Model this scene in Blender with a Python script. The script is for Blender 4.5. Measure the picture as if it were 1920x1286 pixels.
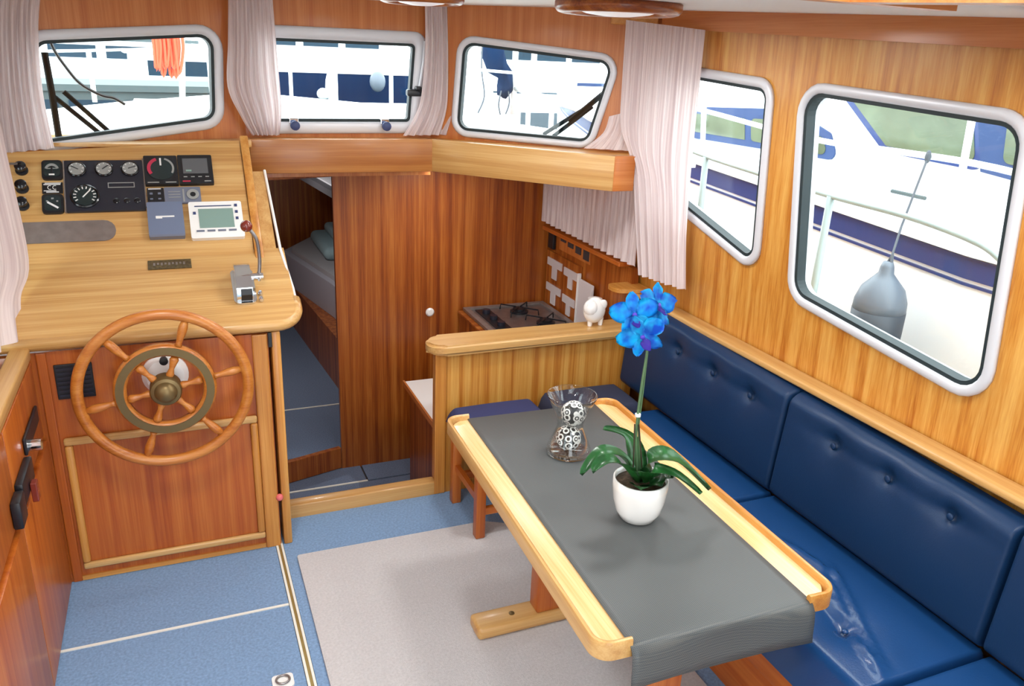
import bpy, bmesh, math, random
from mathutils import Vector, Matrix
random.seed(7)
for o in list(bpy.data.objects): bpy.data.objects.remove(o, do_unlink=True)
SC = bpy.context.scene
COL = SC.collection
R = math.radians

# ------------------------------------------------------------------ camera
F_PX, PITCH, YAW, ROLL, EYE = 1500.0, R(19.8), R(23.2), R(2.5), Vector((0, 0, 1.85))
_f = Vector((math.sin(YAW)*math.cos(PITCH), math.cos(YAW)*math.cos(PITCH), -math.sin(PITCH)))
_r = Vector((math.cos(YAW), -math.sin(YAW), 0)); _u = _r.cross(_f)
CR = math.cos(ROLL)*_r + math.sin(ROLL)*_u
CU = -math.sin(ROLL)*_r + math.cos(ROLL)*_u
cam = bpy.data.cameras.new('camera'); cam.sensor_fit = 'HORIZONTAL'; cam.sensor_width = 36
cam.lens = F_PX/1920*36; cam.clip_start = .05; cam.clip_end = 500
co = bpy.data.objects.new('camera', cam); COL.objects.link(co)
m = Matrix.Identity(4)
for i in range(3): m[i][0], m[i][1], m[i][2], m[i][3] = CR[i], CU[i], -_f[i], EYE[i]
co.matrix_world = m; SC.camera = co

# ------------------------------------------------------------------ daylight, exposure
WORLD_STRENGTH = 4.7
w = bpy.data.worlds.new('world'); SC.world = w; w.use_nodes = True
bg = w.node_tree.nodes['Background']; bg.inputs[0].default_value = (.90, .96, 1, 1); bg.inputs[1].default_value = WORLD_STRENGTH
SC.view_settings.view_transform = 'Standard'; SC.view_settings.look = 'None'
SC.view_settings.gamma = 1; SC.view_settings.use_curve_mapping = False
SC.view_settings.exposure = 0.5
LAMP_W = 7.0

# ------------------------------------------------------------------ helpers
def ray(u, v): return _f + CR*((u-960)/F_PX) - CU*((v-643)/F_PX)
def at(u, v, **k):          # a point of the place measured from the photograph, on a known plane
    d = ray(u, v); a, val = next(iter(k.items())); i = 'xyz'.index(a)
    return EYE + d*((val-EYE[i])/d[i])
def lin(c): return tuple((x/255/12.92 if x/255 <= .04045 else ((x/255+.055)/1.055)**2.4) for x in c)
def V(*a): return Vector(a)
def lerp(a, b, t): return a+(b-a)*t

MATS = {}
def mat(name, c, rough=.5, metal=0, coat=0, spec=.5, bump=0, bscale=200, noise=0, nscale=60, trans=0, emit=None, sub=0):
    if name in MATS: return MATS[name]
    m = bpy.data.materials.new(name); m.use_nodes = True; nt = m.node_tree; p = nt.nodes['Principled BSDF']
    col = lin(c)+(1,); p.inputs['Base Color'].default_value = col
    p.inputs['Roughness'].default_value = rough; p.inputs['Metallic'].default_value = metal
    p.inputs['Coat Weight'].default_value = coat; p.inputs['Coat Roughness'].default_value = .12
    p.inputs['Specular IOR Level'].default_value = spec; p.inputs['Transmission Weight'].default_value = trans
    if emit: p.inputs['Emission Color'].default_value = lin(c)+(1,); p.inputs['Emission Strength'].default_value = emit
    tc = nt.nodes.new('ShaderNodeTexCoord')
    if noise:
        n = nt.nodes.new('ShaderNodeTexNoise'); n.inputs['Scale'].default_value = nscale; n.inputs['Detail'].default_value = 4
        nt.links.new(tc.outputs['Object'], n.inputs['Vector'])
        r = nt.nodes.new('ShaderNodeValToRGB'); e = r.color_ramp.elements
        e[0].position = .3; e[1].position = .7
        e[0].color = tuple(x*(1-noise) for x in col[:3])+(1,); e[1].color = tuple(min(1, x*(1+noise)) for x in col[:3])+(1,)
        nt.links.new(n.outputs['Fac'], r.inputs['Fac']); nt.links.new(r.outputs['Color'], p.inputs['Base Color'])
    if bump:
        n = nt.nodes.new('ShaderNodeTexNoise'); n.inputs['Scale'].default_value = bscale; n.inputs['Detail'].default_value = 3
        nt.links.new(tc.outputs['Object'], n.inputs['Vector'])
        b = nt.nodes.new('ShaderNodeBump'); b.inputs['Strength'].default_value = bump; b.inputs['Distance'].default_value = .004
        nt.links.new(n.outputs['Fac'], b.inputs['Height']); nt.links.new(b.outputs['Normal'], p.inputs['Normal'])
    MATS[name] = m; return m

def wood(name, c0, c1, c2, axis='z', rough=.38, coat=.2, stripe=28, rot=0):
    m = bpy.data.materials.new(name); m.use_nodes = True; nt = m.node_tree; p = nt.nodes['Principled BSDF']
    tc = nt.nodes.new('ShaderNodeTexCoord')
    def layer(sc_across, sc_along, det):
        mp = nt.nodes.new('ShaderNodeMapping')
        s = [sc_across]*3; s['xyz'.index(axis)] = sc_along
        mp.inputs['Scale'].default_value = s
        n = nt.nodes.new('ShaderNodeTexNoise'); n.inputs['Scale'].default_value = 1; n.inputs['Detail'].default_value = det
        n.inputs['Roughness'].default_value = .6
        src = tc.outputs['Object']
        if rot:
            vr = nt.nodes.new('ShaderNodeVectorRotate'); vr.rotation_type = 'Z_AXIS'; vr.inputs['Angle'].default_value = rot
            nt.links.new(src, vr.inputs['Vector']); src = vr.outputs['Vector']
        nt.links.new(src, mp.inputs['Vector']); nt.links.new(mp.outputs['Vector'], n.inputs['Vector'])
        return n
    a = layer(stripe, .5, 5); b = layer(stripe*8, 5, 2)
    mx = nt.nodes.new('ShaderNodeMath'); mx.operation = 'MULTIPLY_ADD'; mx.inputs[1].default_value = .35
    nt.links.new(b.outputs['Fac'], mx.inputs[0]); nt.links.new(a.outputs['Fac'], mx.inputs[2])
    r = nt.nodes.new('ShaderNodeValToRGB'); e = r.color_ramp.elements
    e[0].position = .48; e[0].color = lin(c0)+(1,); e[1].position = .86; e[1].color = lin(c2)+(1,)
    k = e.new(.66); k.color = lin(c1)+(1,)
    nt.links.new(mx.outputs[0], r.inputs['Fac']); nt.links.new(r.outputs['Color'], p.inputs['Base Color'])
    p.inputs['Roughness'].default_value = rough; p.inputs['Coat Weight'].default_value = coat; p.inputs['Coat Roughness'].default_value = .15
    MATS[name] = m; return m

LIGHT = ((182, 132, 72), (198, 152, 90), (212, 172, 112))
HONEY = ((178, 110, 40), (198, 134, 58), (212, 156, 82))
ORNG = ((158, 72, 16), (176, 90, 26), (192, 110, 42))
WALL = ((170, 98, 26), (198, 134, 54), (216, 164, 84))
DARK = ((112, 44, 6), (152, 78, 20), (184, 112, 46))
RED = ((176, 94, 36), (190, 112, 50), (204, 130, 68))
for nm, cc in dict(light=LIGHT, honey=HONEY, orange=ORNG, wall=WALL, dark=DARK, red=RED).items():
    for ax in 'xyz': wood(nm+'_'+ax, *cc, axis=ax)
wood('glare_wood_y', (214, 162, 98), (228, 182, 122), (238, 202, 150), axis='y', rough=.25, coat=.5)  # tabletop wood; the reflected glare is put into its paler tones
wood('fascia_x', (148, 84, 32), (168, 104, 46), (184, 124, 64), axis='x')
wood('wheel_x', (164, 90, 26), (184, 110, 40), (200, 132, 60), axis='x')
wood('light_swept', *LIGHT, axis='x', rot=math.atan2(.64, .577))
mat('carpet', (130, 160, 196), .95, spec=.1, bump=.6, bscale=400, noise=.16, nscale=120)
mat('carpet_shaded', (112, 126, 150), .95, spec=.1, bump=.6, bscale=400, noise=.2, nscale=160)  # same blue carpet, with the shade of the lower floors put into the colour
mat('rug', (202, 199, 200), .95, spec=.1, bump=.7, bscale=350, noise=.08, nscale=120)
mat('white_strip', (235, 235, 225), .4)
mat('brass_strip', (170, 150, 95), .4, metal=.6)
mat('alu', (212, 214, 220), .4, metal=.15)
mat('gasket', (24, 40, 44), .6)
mat('black', (22, 24, 30), .4)
mat('black_gloss', (18, 20, 26), .18)
mat('panel_black', (34, 36, 48), .35)
mat('dial_grey', (150, 152, 150), .35)
mat('dial_dark', (30, 44, 46), .3)
mat('white', (238, 238, 236), .35)
mat('white_gloss', (245, 245, 243), .15, coat=.4)
mat('white_soft', (226, 226, 226), .6)
mat('red_mark', (190, 50, 80), .4)
mat('lcd', (128, 156, 148), .25)
mat('lcd_dark', (92, 94, 98), .25)
mat('grey_plastic', (110, 116, 134), .45)
mat('blue_plastic', (108, 120, 146), .45)
mat('dark_blue', (52, 66, 110), .5)
mat('steel', (150, 146, 146), .3, metal=.8, noise=.12, nscale=30)
mat('chrome', (215, 218, 222), .12, metal=1)
mat('brass', (118, 98, 62), .38, metal=.6)
mat('brown_knob', (120, 42, 30), .25, coat=.5)
mat('plate_grey', (138, 128, 124), .35, metal=.4, noise=.12, nscale=30)
mat('bronze', (92, 78, 50), .45, metal=.3, noise=.4, nscale=90)
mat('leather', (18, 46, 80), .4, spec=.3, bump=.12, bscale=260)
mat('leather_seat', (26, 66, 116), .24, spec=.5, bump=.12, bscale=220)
mat('navy_cloth', (50, 56, 100), .9, bump=.3, bscale=300)
mat('grey_cloth', (48, 54, 78), .85, bump=.3, bscale=300)
mat('ceiling_white', (232, 232, 230), .6)
mat('tan', (205, 175, 130), .5)
mat('pink', (225, 110, 110), .4)
mat('leaf', (46, 112, 56), .3, coat=.25, noise=.3, nscale=25)
mat('stem', (86, 116, 80), .5)
mat('stick', (60, 48, 34), .7)
mat('bark', (70, 52, 34), .9, bump=.8, bscale=120, noise=.4, nscale=80)
mat('gel', (255, 255, 255), .6)
mat('gelcoat', (238, 242, 246), .3, coat=.3)
mat('deck_white', (240, 240, 238), .6)
mat('hull_navy', (34, 58, 112), .3, coat=.3)
mat('hull_teal', (26, 74, 70), .7, spec=.1)
mat('wiper_black', (14, 22, 26), .8, spec=.05)
mat('boat_navy', (10, 36, 66), .8, spec=.08)
mat('cover_blue', (40, 64, 108), .7)
mat('canvas_grey', (74, 86, 88), .8)
mat('window_green', (92, 104, 84), .15, noise=.3, nscale=3)
mat('window_dark', (34, 54, 68), .3, spec=.12)
mat('fender', (96, 106, 118), .4)
mat('fender_dark', (52, 60, 70), .5)
mat('rope_grey', (78, 84, 92), .8)
mat('rope_red', (232, 80, 52), .8)
mat('rope_white', (220, 226, 222), .7)
mat('rail_white', (236, 242, 242), .25)
mat('rail_grey', (150, 166, 166), .3)
mat('water', (70, 92, 84), .12, bump=.6, bscale=3)
mat('quay', (180, 176, 168), .8)
mat('sheet_teal', (150, 178, 186), .8)
mat('sheet_grey', (172, 170, 174), .8)
mat('mattress', (168, 166, 176), .85)
mat('underside', (60, 58, 62), .6)
mat('tile_white', (214, 210, 212), .3)

def curtain_mat():
    m = bpy.data.materials.new('curtain'); m.use_nodes = True; nt = m.node_tree; p = nt.nodes['Principled BSDF']
    p.inputs['Roughness'].default_value = .95; p.inputs['Specular IOR Level'].default_value = .1
    tc = nt.nodes.new('ShaderNodeUVMap')
    mp = nt.nodes.new('ShaderNodeMapping'); mp.inputs['Scale'].default_value = (70, 1.5, 1)
    n = nt.nodes.new('ShaderNodeTexNoise'); n.inputs['Scale'].default_value = 1; n.inputs['Detail'].default_value = 3
    nt.links.new(tc.outputs[0], mp.inputs['Vector']); nt.links.new(mp.outputs[0], n.inputs['Vector'])
    r = nt.nodes.new('ShaderNodeValToRGB'); e = r.color_ramp.elements
    e[0].position = .3; e[0].color = lin((204, 186, 187))+(1,); e[1].position = .62; e[1].color = lin((240, 228, 227))+(1,)
    nt.links.new(n.outputs['Fac'], r.inputs['Fac']); nt.links.new(r.outputs[0], p.inputs['Base Color'])
    t = nt.nodes.new('ShaderNodeBsdfTranslucent'); nt.links.new(r.outputs[0], t.inputs['Color'])
    mx = nt.nodes.new('ShaderNodeMixShader'); mx.inputs[0].default_value = .3
    nt.links.new(p.outputs[0], mx.inputs[1]); nt.links.new(t.outputs[0], mx.inputs[2])
    nt.links.new(mx.outputs[0], nt.nodes['Material Output'].inputs['Surface']); MATS['curtain'] = m
curtain_mat()
def glass_mat():                     # thin window pane: mostly clear, a little mirror
    m = bpy.data.materials.new('window_glass'); m.use_nodes = True; nt = m.node_tree
    t = nt.nodes.new('ShaderNodeBsdfTransparent'); t.inputs[0].default_value = (.95, .98, .97, 1)
    g = nt.nodes.new('ShaderNodeBsdfGlossy'); g.inputs['Roughness'].default_value = .02
    mx = nt.nodes.new('ShaderNodeMixShader'); mx.inputs[0].default_value = .03
    nt.links.new(t.outputs[0], mx.inputs[1]); nt.links.new(g.outputs[0], mx.inputs[2])
    nt.links.new(mx.outputs[0], nt.nodes['Material Output'].inputs['Surface']); MATS['window_glass'] = m
    m = bpy.data.materials.new('vase_glass'); m.use_nodes = True; nt = m.node_tree
    t = nt.nodes.new('ShaderNodeBsdfTransparent'); t.inputs[0].default_value = (.97, .98, .98, 1)
    g = nt.nodes.new('ShaderNodeBsdfGlossy'); g.inputs['Roughness'].default_value = .02
    lw0 = nt.nodes.new('ShaderNodeLayerWeight'); lw0.inputs['Blend'].default_value = .5
    pw = nt.nodes.new('ShaderNodeMath'); pw.operation = 'POWER'; pw.inputs[1].default_value = 2.1; nt.links.new(lw0.outputs['Facing'], pw.inputs[0])
    lw = nt.nodes.new('ShaderNodeMath'); lw.operation = 'MULTIPLY_ADD'; lw.inputs[1].default_value = .95; lw.inputs[2].default_value = .03; nt.links.new(pw.outputs[0], lw.inputs[0])
    mx = nt.nodes.new('ShaderNodeMixShader')
    nt.links.new(lw.outputs[0], mx.inputs[0])
    nt.links.new(t.outputs[0], mx.inputs[1]); nt.links.new(g.outputs[0], mx.inputs[2])
    nt.links.new(mx.outputs[0], nt.nodes['Material Output'].inputs['Surface']); MATS['vase_glass'] = m
glass_mat()
def mat_weave():
    m = bpy.data.materials.new('woven_mat'); m.use_nodes = True; nt = m.node_tree; p = nt.nodes['Principled BSDF']
    tc = nt.nodes.new('ShaderNodeTexCoord'); ck = nt.nodes.new('ShaderNodeTexChecker')
    mp = nt.nodes.new('ShaderNodeMapping'); mp.inputs['Rotation'].default_value = (0, 0, R(45))
    ck.inputs['Scale'].default_value = 300; ck.inputs['Color1'].default_value = lin((66, 72, 75))+(1,); ck.inputs['Color2'].default_value = lin((92, 92, 90))+(1,)
    nt.links.new(tc.outputs['Object'], mp.inputs[0]); nt.links.new(mp.outputs[0], ck.inputs['Vector']); nt.links.new(ck.outputs['Color'], p.inputs['Base Color'])
    p.inputs['Roughness'].default_value = .5; MATS['woven_mat'] = m
mat_weave()
def mat_ball():
    m = bpy.data.materials.new('ball_pattern'); m.use_nodes = True; nt = m.node_tree; p = nt.nodes['Principled BSDF']
    tc = nt.nodes.new('ShaderNodeTexCoord'); vo = nt.nodes.new('ShaderNodeTexVoronoi'); vo.inputs['Scale'].default_value = 46; vo.inputs['Randomness'].default_value = .35
    r = nt.nodes.new('ShaderNodeValToRGB'); e = r.color_ramp.elements; r.color_ramp.interpolation = 'CONSTANT'
    e[0].position = 0; e[0].color = (.9, .9, .86, 1); e[1].position = .17; e[1].color = (.01, .01, .01, 1)
    k = e.new(.34); k.color = (.9, .9, .86, 1); k = e.new(.56); k.color = (.02, .02, .02, 1)
    nt.links.new(tc.outputs['Object'], vo.inputs['Vector']); nt.links.new(vo.outputs['Distance'], r.inputs['Fac']); nt.links.new(r.outputs[0], p.inputs['Base Color'])
    p.inputs['Roughness'].default_value = .3; MATS['ball_pattern'] = m
mat_ball()
def mat_petal():
    m = bpy.data.materials.new('petal_blue'); m.use_nodes = True; nt = m.node_tree; p = nt.nodes['Principled BSDF']
    tc = nt.nodes.new('ShaderNodeTexCoord'); n = nt.nodes.new('ShaderNodeTexNoise'); n.inputs['Scale'].default_value = 28
    r = nt.nodes.new('ShaderNodeValToRGB'); e = r.color_ramp.elements
    e[0].position = .35; e[0].color = lin((22, 104, 222))+(1,); e[1].position = .62; e[1].color = lin((16, 196, 250))+(1,)
    nt.links.new(tc.outputs['Object'], n.inputs['Vector']); nt.links.new(n.outputs['Fac'], r.inputs['Fac']); nt.links.new(r.outputs[0], p.inputs['Base Color'])
    p.inputs['Roughness'].default_value = .5; MATS['petal_blue'] = m
mat_petal()
mat('petal_edge', (190, 200, 240), .5)
mat('lip_purple', (80, 60, 190), .5)

def obj(name, bm, mt, parent=None, smooth=False, label=None, kind=None):
    me = bpy.data.meshes.new(name)
    bmesh.ops.recalc_face_normals(bm, faces=bm.faces[:])
    bm.to_mesh(me); bm.free()
    for k in (mt if isinstance(mt, (list, tuple)) else [mt]): me.materials.append(MATS[k])
    if smooth:
        for p in me.polygons: p.use_smooth = True
        if smooth != 'all': me.set_sharp_from_angle(angle=R(38))
    o = bpy.data.objects.new(name, me); COL.objects.link(o)
    if parent:
        o.parent = parent
        if parent.type == 'EMPTY': o.matrix_parent_inverse = Matrix.Translation(-parent.location)
    if label: o['label'] = label
    if kind: o['kind'] = kind
    return o
def tag(o, label, cat, group=None):
    o['label'] = label; o['category'] = cat
    if group: o['group'] = group
    return o
def thing(name, label, cat, loc=(0, 0, 0), group=None, kind=None):
    o = bpy.data.objects.new(name, None); COL.objects.link(o); o.location = loc; o.empty_display_size = .1
    o['label'] = label
    if cat: o['category'] = cat
    if group: o['group'] = group
    if kind: o['kind'] = kind
    return o
def struct(o, label, cat='structure'):
    o['kind'] = 'structure'; o['label'] = label; o['category'] = cat; return o
BM = bmesh.new
def box(bm, x0, x1, y0, y1, z0, z1, bev=0, seg=2, mi=0):
    vs = [bm.verts.new((x, y, z)) for x in (x0, x1) for y in (y0, y1) for z in (z0, z1)]
    fs = [bm.faces.new([vs[i] for i in q]) for q in ((0, 1, 3, 2), (4, 6, 7, 5), (0, 4, 5, 1), (2, 3, 7, 6), (0, 2, 6, 4), (1, 5, 7, 3))]
    for f in fs: f.material_index = mi
    if bev:
        bmesh.ops.recalc_face_normals(bm, faces=fs)
        bmesh.ops.bevel(bm, geom=list({e for f in fs for e in f.edges}), offset=bev, segments=seg, affect='EDGES', profile=.5)
    return bm
class Fr:      # a local frame: u, v in the surface, n out of it
    def __init__(s, o, u, v, n=None):
        s.o = Vector(o); s.u = Vector(u).normalized(); s.v = Vector(v).normalized(); s.n = Vector(n).normalized() if n else s.u.cross(s.v).normalized()
    def p(s, a, b, c=0): return s.o + s.u*a + s.v*b + s.n*c
def fbox(bm, fr, a0, a1, b0, b1, c0, c1, bev=0, seg=2, mi=0):
    vs = [bm.verts.new(fr.p(a, b, c)) for a in (a0, a1) for b in (b0, b1) for c in (c0, c1)]
    fs = [bm.faces.new([vs[i] for i in q]) for q in ((0, 1, 3, 2), (4, 6, 7, 5), (0, 4, 5, 1), (2, 3, 7, 6), (0, 2, 6, 4), (1, 5, 7, 3))]
    for f in fs: f.material_index = mi
    if bev:
        bmesh.ops.recalc_face_normals(bm, faces=fs)
        bmesh.ops.bevel(bm, geom=list({e for f in fs for e in f.edges}), offset=bev, segments=seg, affect='EDGES', profile=.5)
    return bm
def rpoly(pts, rad, seg=6):       # polygon with rounded corners
    out = []; n = len(pts)
    for i in range(n):
        p = Vector(pts[i]); a = (Vector(pts[i-1])-p); b = (Vector(pts[(i+1) % n])-p)
        r = rad[i] if isinstance(rad, (list, tuple)) else rad
        if r <= 1e-6: out += [p.copy()]*1; continue
        a.normalize(); b.normalize(); ang = a.angle(b); d = min(r/math.tan(ang/2), .49*min((Vector(pts[i-1])-p).length, (Vector(pts[(i+1) % n])-p).length))
        r = d*math.tan(ang/2)
        c = p+(a+b).normalized()*(r/math.sin(ang/2)); s = p+a*d-c; e = p+b*d-c
        t = s.angle_signed(e)
        for k in range(seg+1):
            th = -t*k/seg; out.append(c+Vector((s.x*math.cos(th)-s.y*math.sin(th), s.x*math.sin(th)+s.y*math.cos(th))))
    return out
def inset(pts, d):                # convex polygon moved inwards
    n = len(pts); P = [Vector(p) for p in pts]; c = sum(P, Vector((0, 0)))/n; L = []
    for i in range(n):
        a, b = P[i], P[(i+1) % n]; t = (b-a).normalized(); nn = Vector((-t.y, t.x))
        if nn.dot(c-a) < 0: nn = -nn
        L.append((a+nn*d, t))
    out = []
    for i in range(n):
        p, t = L[i-1]; q, s = L[i]; cr = t.x*s.y-t.y*s.x; k = ((q-p).x*s.y-(q-p).y*s.x)/cr; out.append(p+t*k)
    return out
def prism(bm, fr, pts, c0, c1, mi=0):
    A = [bm.verts.new(fr.p(p[0], p[1], c0)) for p in pts]; B = [bm.verts.new(fr.p(p[0], p[1], c1)) for p in pts]; n = len(pts)
    fs = [bm.faces.new(A), bm.faces.new(B)]+[bm.faces.new((A[i], A[(i+1) % n], B[(i+1) % n], B[i])) for i in range(n)]
    for f in fs: f.material_index = mi
    return bm
def ring(bm, fr, po, pi, c0, c1, round_=0):       # closed band between two loops
    n = len(po); k = round_
    mk = lambda P, c: [bm.verts.new(fr.p(p[0], p[1], c)) for p in P]
    if k:
        mid = lambda t: [Vector(a).lerp(Vector(b), t) for a, b in zip(po, pi)]
        S = [mk(po, c0), mk(po, lerp(c0, c1, .6)), mk(mid(.18), lerp(c0, c1, .9)), mk(mid(.4), c1), mk(mid(.6), c1), mk(mid(.82), lerp(c0, c1, .9)), mk(pi, lerp(c0, c1, .6)), mk(pi, c0)]
    else: S = [mk(po, c0), mk(po, c1), mk(pi, c1), mk(pi, c0)]
    for j in range(len(S)):
        a, b = S[j], S[(j+1) % len(S)]
        for i in range(n): bm.faces.new((a[i], a[(i+1) % n], b[(i+1) % n], b[i]))
    return bm
def plate(bm, fr, outer, holes, c0, c1):          # flat board with openings cut through
    loops = [outer]+holes; caps = []
    layers = []
    for c in (c0, c1):
        es = []; L = []
        for lp in loops:
            vs = [bm.verts.new(fr.p(p[0], p[1], c)) for p in lp]; L.append(vs)
            es += [bm.edges.new((vs[i], vs[(i+1) % len(vs)])) for i in range(len(vs))]
        bmesh.ops.triangle_fill(bm, edges=es, use_beauty=True, use_dissolve=False)
        layers.append(L)
    for A, B in zip(*layers):
        n = len(A)
        for i in range(n): bm.faces.new((A[i], A[(i+1) % n], B[(i+1) % n], B[i]))
    return bm
def tube(bm, pts, r, seg=10, caps=True, closed=False):
    P = [Vector(p) for p in pts]; n = len(P); rings = []; up = None
    for i in range(n):
        t = (P[(i+1) % n]-P[i-1]) if closed else (P[min(i+1, n-1)]-P[max(i-1, 0)])
        t.normalize()
        if up is None:
            up = Vector((0, 0, 1)) if abs(t.z) < .9 else Vector((1, 0, 0))
        a = (up-t*up.dot(t)).normalized(); b = t.cross(a); up = a
        rr = r[i] if isinstance(r, (list, tuple)) else r
        rings.append([bm.verts.new(P[i]+(a*math.cos(k*2*math.pi/seg)+b*math.sin(k*2*math.pi/seg))*rr) for k in range(seg)])
    for i in range(n if closed else n-1):
        A, B = rings[i], rings[(i+1) % n]
        for k in range(seg): bm.faces.new((A[k], A[(k+1) % seg], B[(k+1) % seg], B[k]))
    if caps and not closed: bm.faces.new(rings[0]); bm.faces.new(rings[-1])
    return bm
def lathe(bm, fr, prof, seg=24, mi=0):      # prof: (radius, height along n)
    rings = []
    for r, h in prof:
        if r < 1e-6: rings.append([bm.verts.new(fr.p(0, 0, h))])
        else: rings.append([bm.verts.new(fr.p(r*math.cos(k*2*math.pi/seg), r*math.sin(k*2*math.pi/seg), h)) for k in range(seg)])
    for A, B in zip(rings, rings[1:]):
        for k in range(seg):
            q = [A[k % len(A)], A[(k+1) % len(A)], B[(k+1) % len(B)], B[k % len(B)]]
            q = list(dict.fromkeys(q))
            if len(q) > 2: f = bm.faces.new(q); f.material_index = mi
    for Rg in (rings[0], rings[-1]):
        if len(Rg) > 2: f = bm.faces.new(Rg); f.material_index = mi
    return bm
def sphere(bm, c, r, u=16, v=10, sc=(1, 1, 1)):
    mtx = Matrix.Translation(c) @ Matrix.Diagonal((*[r*s for s in sc], 1))
    bmesh.ops.create_uvsphere(bm, u_segments=u, v_segments=v, radius=1, matrix=mtx); return bm
def smooth_path(pts, k=6):
    P = [Vector(p) for p in pts]; out = []
    for i in range(len(P)-1):
        p0, p1, p2, p3 = P[max(i-1, 0)], P[i], P[i+1], P[min(i+2, len(P)-1)]
        for j in range(k):
            t = j/k; out.append(.5*((2*p1)+(p2-p0)*t+(2*p0-5*p1+4*p2-p3)*t*t+(3*p1-p0-3*p2+p3)*t**3))
    return out+[P[-1]]
def cushion(bm, fr, L, H, T, rad=.05, nl=60, nh=28, buttons=(), ridges=None, puff=.012, slope=0, rl=None):
    rl = rl or rad
    g = []
    for i in range(nl+1):
        row = []
        for j in range(nh+1):
            def warp(t, n): return .5-.5*math.cos(math.pi*t/n)*(.55)+((t/n-.5)*.45)  # denser at the edges
            a = L*warp(i, nl); b = H*warp(j, nh)
            a = min(max(a, 0), L); b = min(max(b, 0), H)
            def ed(d, rr=rad): d = min(d/rr, 1); return math.sqrt(max(0, 1-(1-d)**2))
            e = min(ed(a, rl), ed(L-a, rl))*min(ed(b), ed(H-b))
            h = T*e + puff*math.sin(math.pi*a/L)*math.sin(math.pi*b/H)*e
            for (ba, bb) in buttons:
                d = math.hypot(a-ba, (b-bb)); h -= .020*math.exp(-(d/.022)**2)+.014*math.exp(-(d/.07)**2)
                h -= .007*math.exp(-((b-bb)/.02)**2)*math.exp(-((a-ba)/.12)**2)
            if ridges: h += ridges(a, b)*e
            row.append(bm.verts.new(fr.p(a, b*(1+slope*a), h)))
        g.append(row)
    for i in range(nl):
        for j in range(nh): bm.faces.new((g[i][j], g[i+1][j], g[i+1][j+1], g[i][j+1]))
    return bm
def curtain(name, label, left, right, folds, amp, nv=24, per=10, group=None, seed=1, hem=.0):
    """left / right: edge curves as lists of (x,y,z) from top to bottom"""
    rnd = random.Random(seed); bm = BM(); uvl = bm.loops.layers.uv.new('UVMap')
    Lp = smooth_path(left, 12); Rp = smooth_path(right, 12)
    nu = folds*per; ph = [rnd.uniform(-.6, .6) for _ in range(folds+2)]; ga = [rnd.uniform(.6, 1.25) for _ in range(folds+2)]
    G = []; uv = {}
    for j in range(nv+1):
        v = j/nv; A = Lp[min(int(v*(len(Lp)-1)), len(Lp)-1)]; B = Rp[min(int(v*(len(Rp)-1)), len(Rp)-1)]
        d = B-A; nrm = Vector((d.y, -d.x, 0)).normalized(); row = []
        for i in range(nu+1):
            u = i/nu; k = u*folds; s = math.sin(2*math.pi*k+ph[int(k)]*.8*math.sin(v*3+int(k)))*ga[int(k)]
            am = amp*(.55+.45*v)*min(1, 8*u+.3)*min(1, 8*(1-u)+.3)
            p = A+d*u+nrm*(s*am)+Vector((0, 0, hem*math.sin(2*math.pi*k)*v))
            vv = bm.verts.new(p); uv[vv] = (u*folds*.14, v); row.append(vv)
        G.append(row)
    for j in range(nv):
        for i in range(nu):
            f = bm.faces.new((G[j][i], G[j][i+1], G[j+1][i+1], G[j+1][i]))
            for lp in f.loops: lp[uvl].uv = uv[lp.vert]
    o = obj(name, bm, 'curtain', smooth='all'); tag(o, label, 'curtain', group)
    return o

# ================================================================== ROOM SHELL
# floor of the saloon: base, carpet panels, seam strips
FLW = struct(obj('floor', box(BM(), -.95, 2.0, -.6, 2.99, -.06, -.008), 'underside'), 'blue carpeted saloon floor with pale seam strips', 'floor')
for (a, b, c, d) in ((-.95, .232, 2.436, 2.99), (-.95, .232, -.6, 2.424), (.262, 1.99, -.6, 2.99)):
    obj('carpet_panel', box(BM(), a, b, c, d, -.008, 0), 'carpet', FLW)
obj('seam_strip', box(BM(), .234, .242, -.6, 2.99, -.008, .003), 'white_strip', FLW)
obj('seam_strip', box(BM(), .242, .252, -.6, 2.99, -.008, .001), 'brass_strip', FLW)
obj('seam_strip', box(BM(), .252, .26, -.6, 2.99, -.008, .003), 'white_strip', FLW)
obj('seam_strip', box(BM(), -.95, .232, 2.425, 2.435, -.008, .003), 'white_strip', FLW)
# step down and the galley floor
GF = struct(obj('floor', box(BM(), .0, 2.0, 2.93, 4.05, -.45, -.371), 'underside'), 'lower blue carpeted galley floor beyond the step', 'floor')
obj('carpet_panel', box(BM(), .0, 2.0, 2.99, 3.815, -.371, -.363), 'carpet_shaded', GF)
obj('carpet_panel', box(BM(), .0, .815, 3.83, 4.0, -.371, -.363), 'carpet_shaded', GF)
obj('carpet_panel', box(BM(), .825, 2.0, 3.83, 4.0, -.371, -.363), 'carpet_shaded', GF)
obj('seam_strip', box(BM(), .0, .82, 3.816, 3.829, -.371, -.360), 'white_strip', GF)
obj('floor_catch', lathe(BM(), Fr((.66, 3.70, -.363), (1, 0, 0), (0, 1, 0)), [(.014, 0), (.012, .006), (0, .008)], 12), 'brass_strip', GF)
FF = struct(obj('floor', box(BM(), -.2, 1.98, 4.08, 7.3, -.40, -.31), 'underside'), 'dim blue carpeted forward cabin floor behind the open doorway', 'floor')
obj('carpet_panel', box(BM(), -.2, 1.98, 4.08, 4.72, -.31, -.30), 'carpet_shaded', FF)
obj('carpet_panel', box(BM(), -.2, 1.98, 4.735, 7.3, -.31, -.30), 'carpet_shaded', FF)
obj('seam_strip', box(BM(), -.2, 1.0, 4.721, 4.734, -.31, -.297), 'white_strip', FF)
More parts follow.
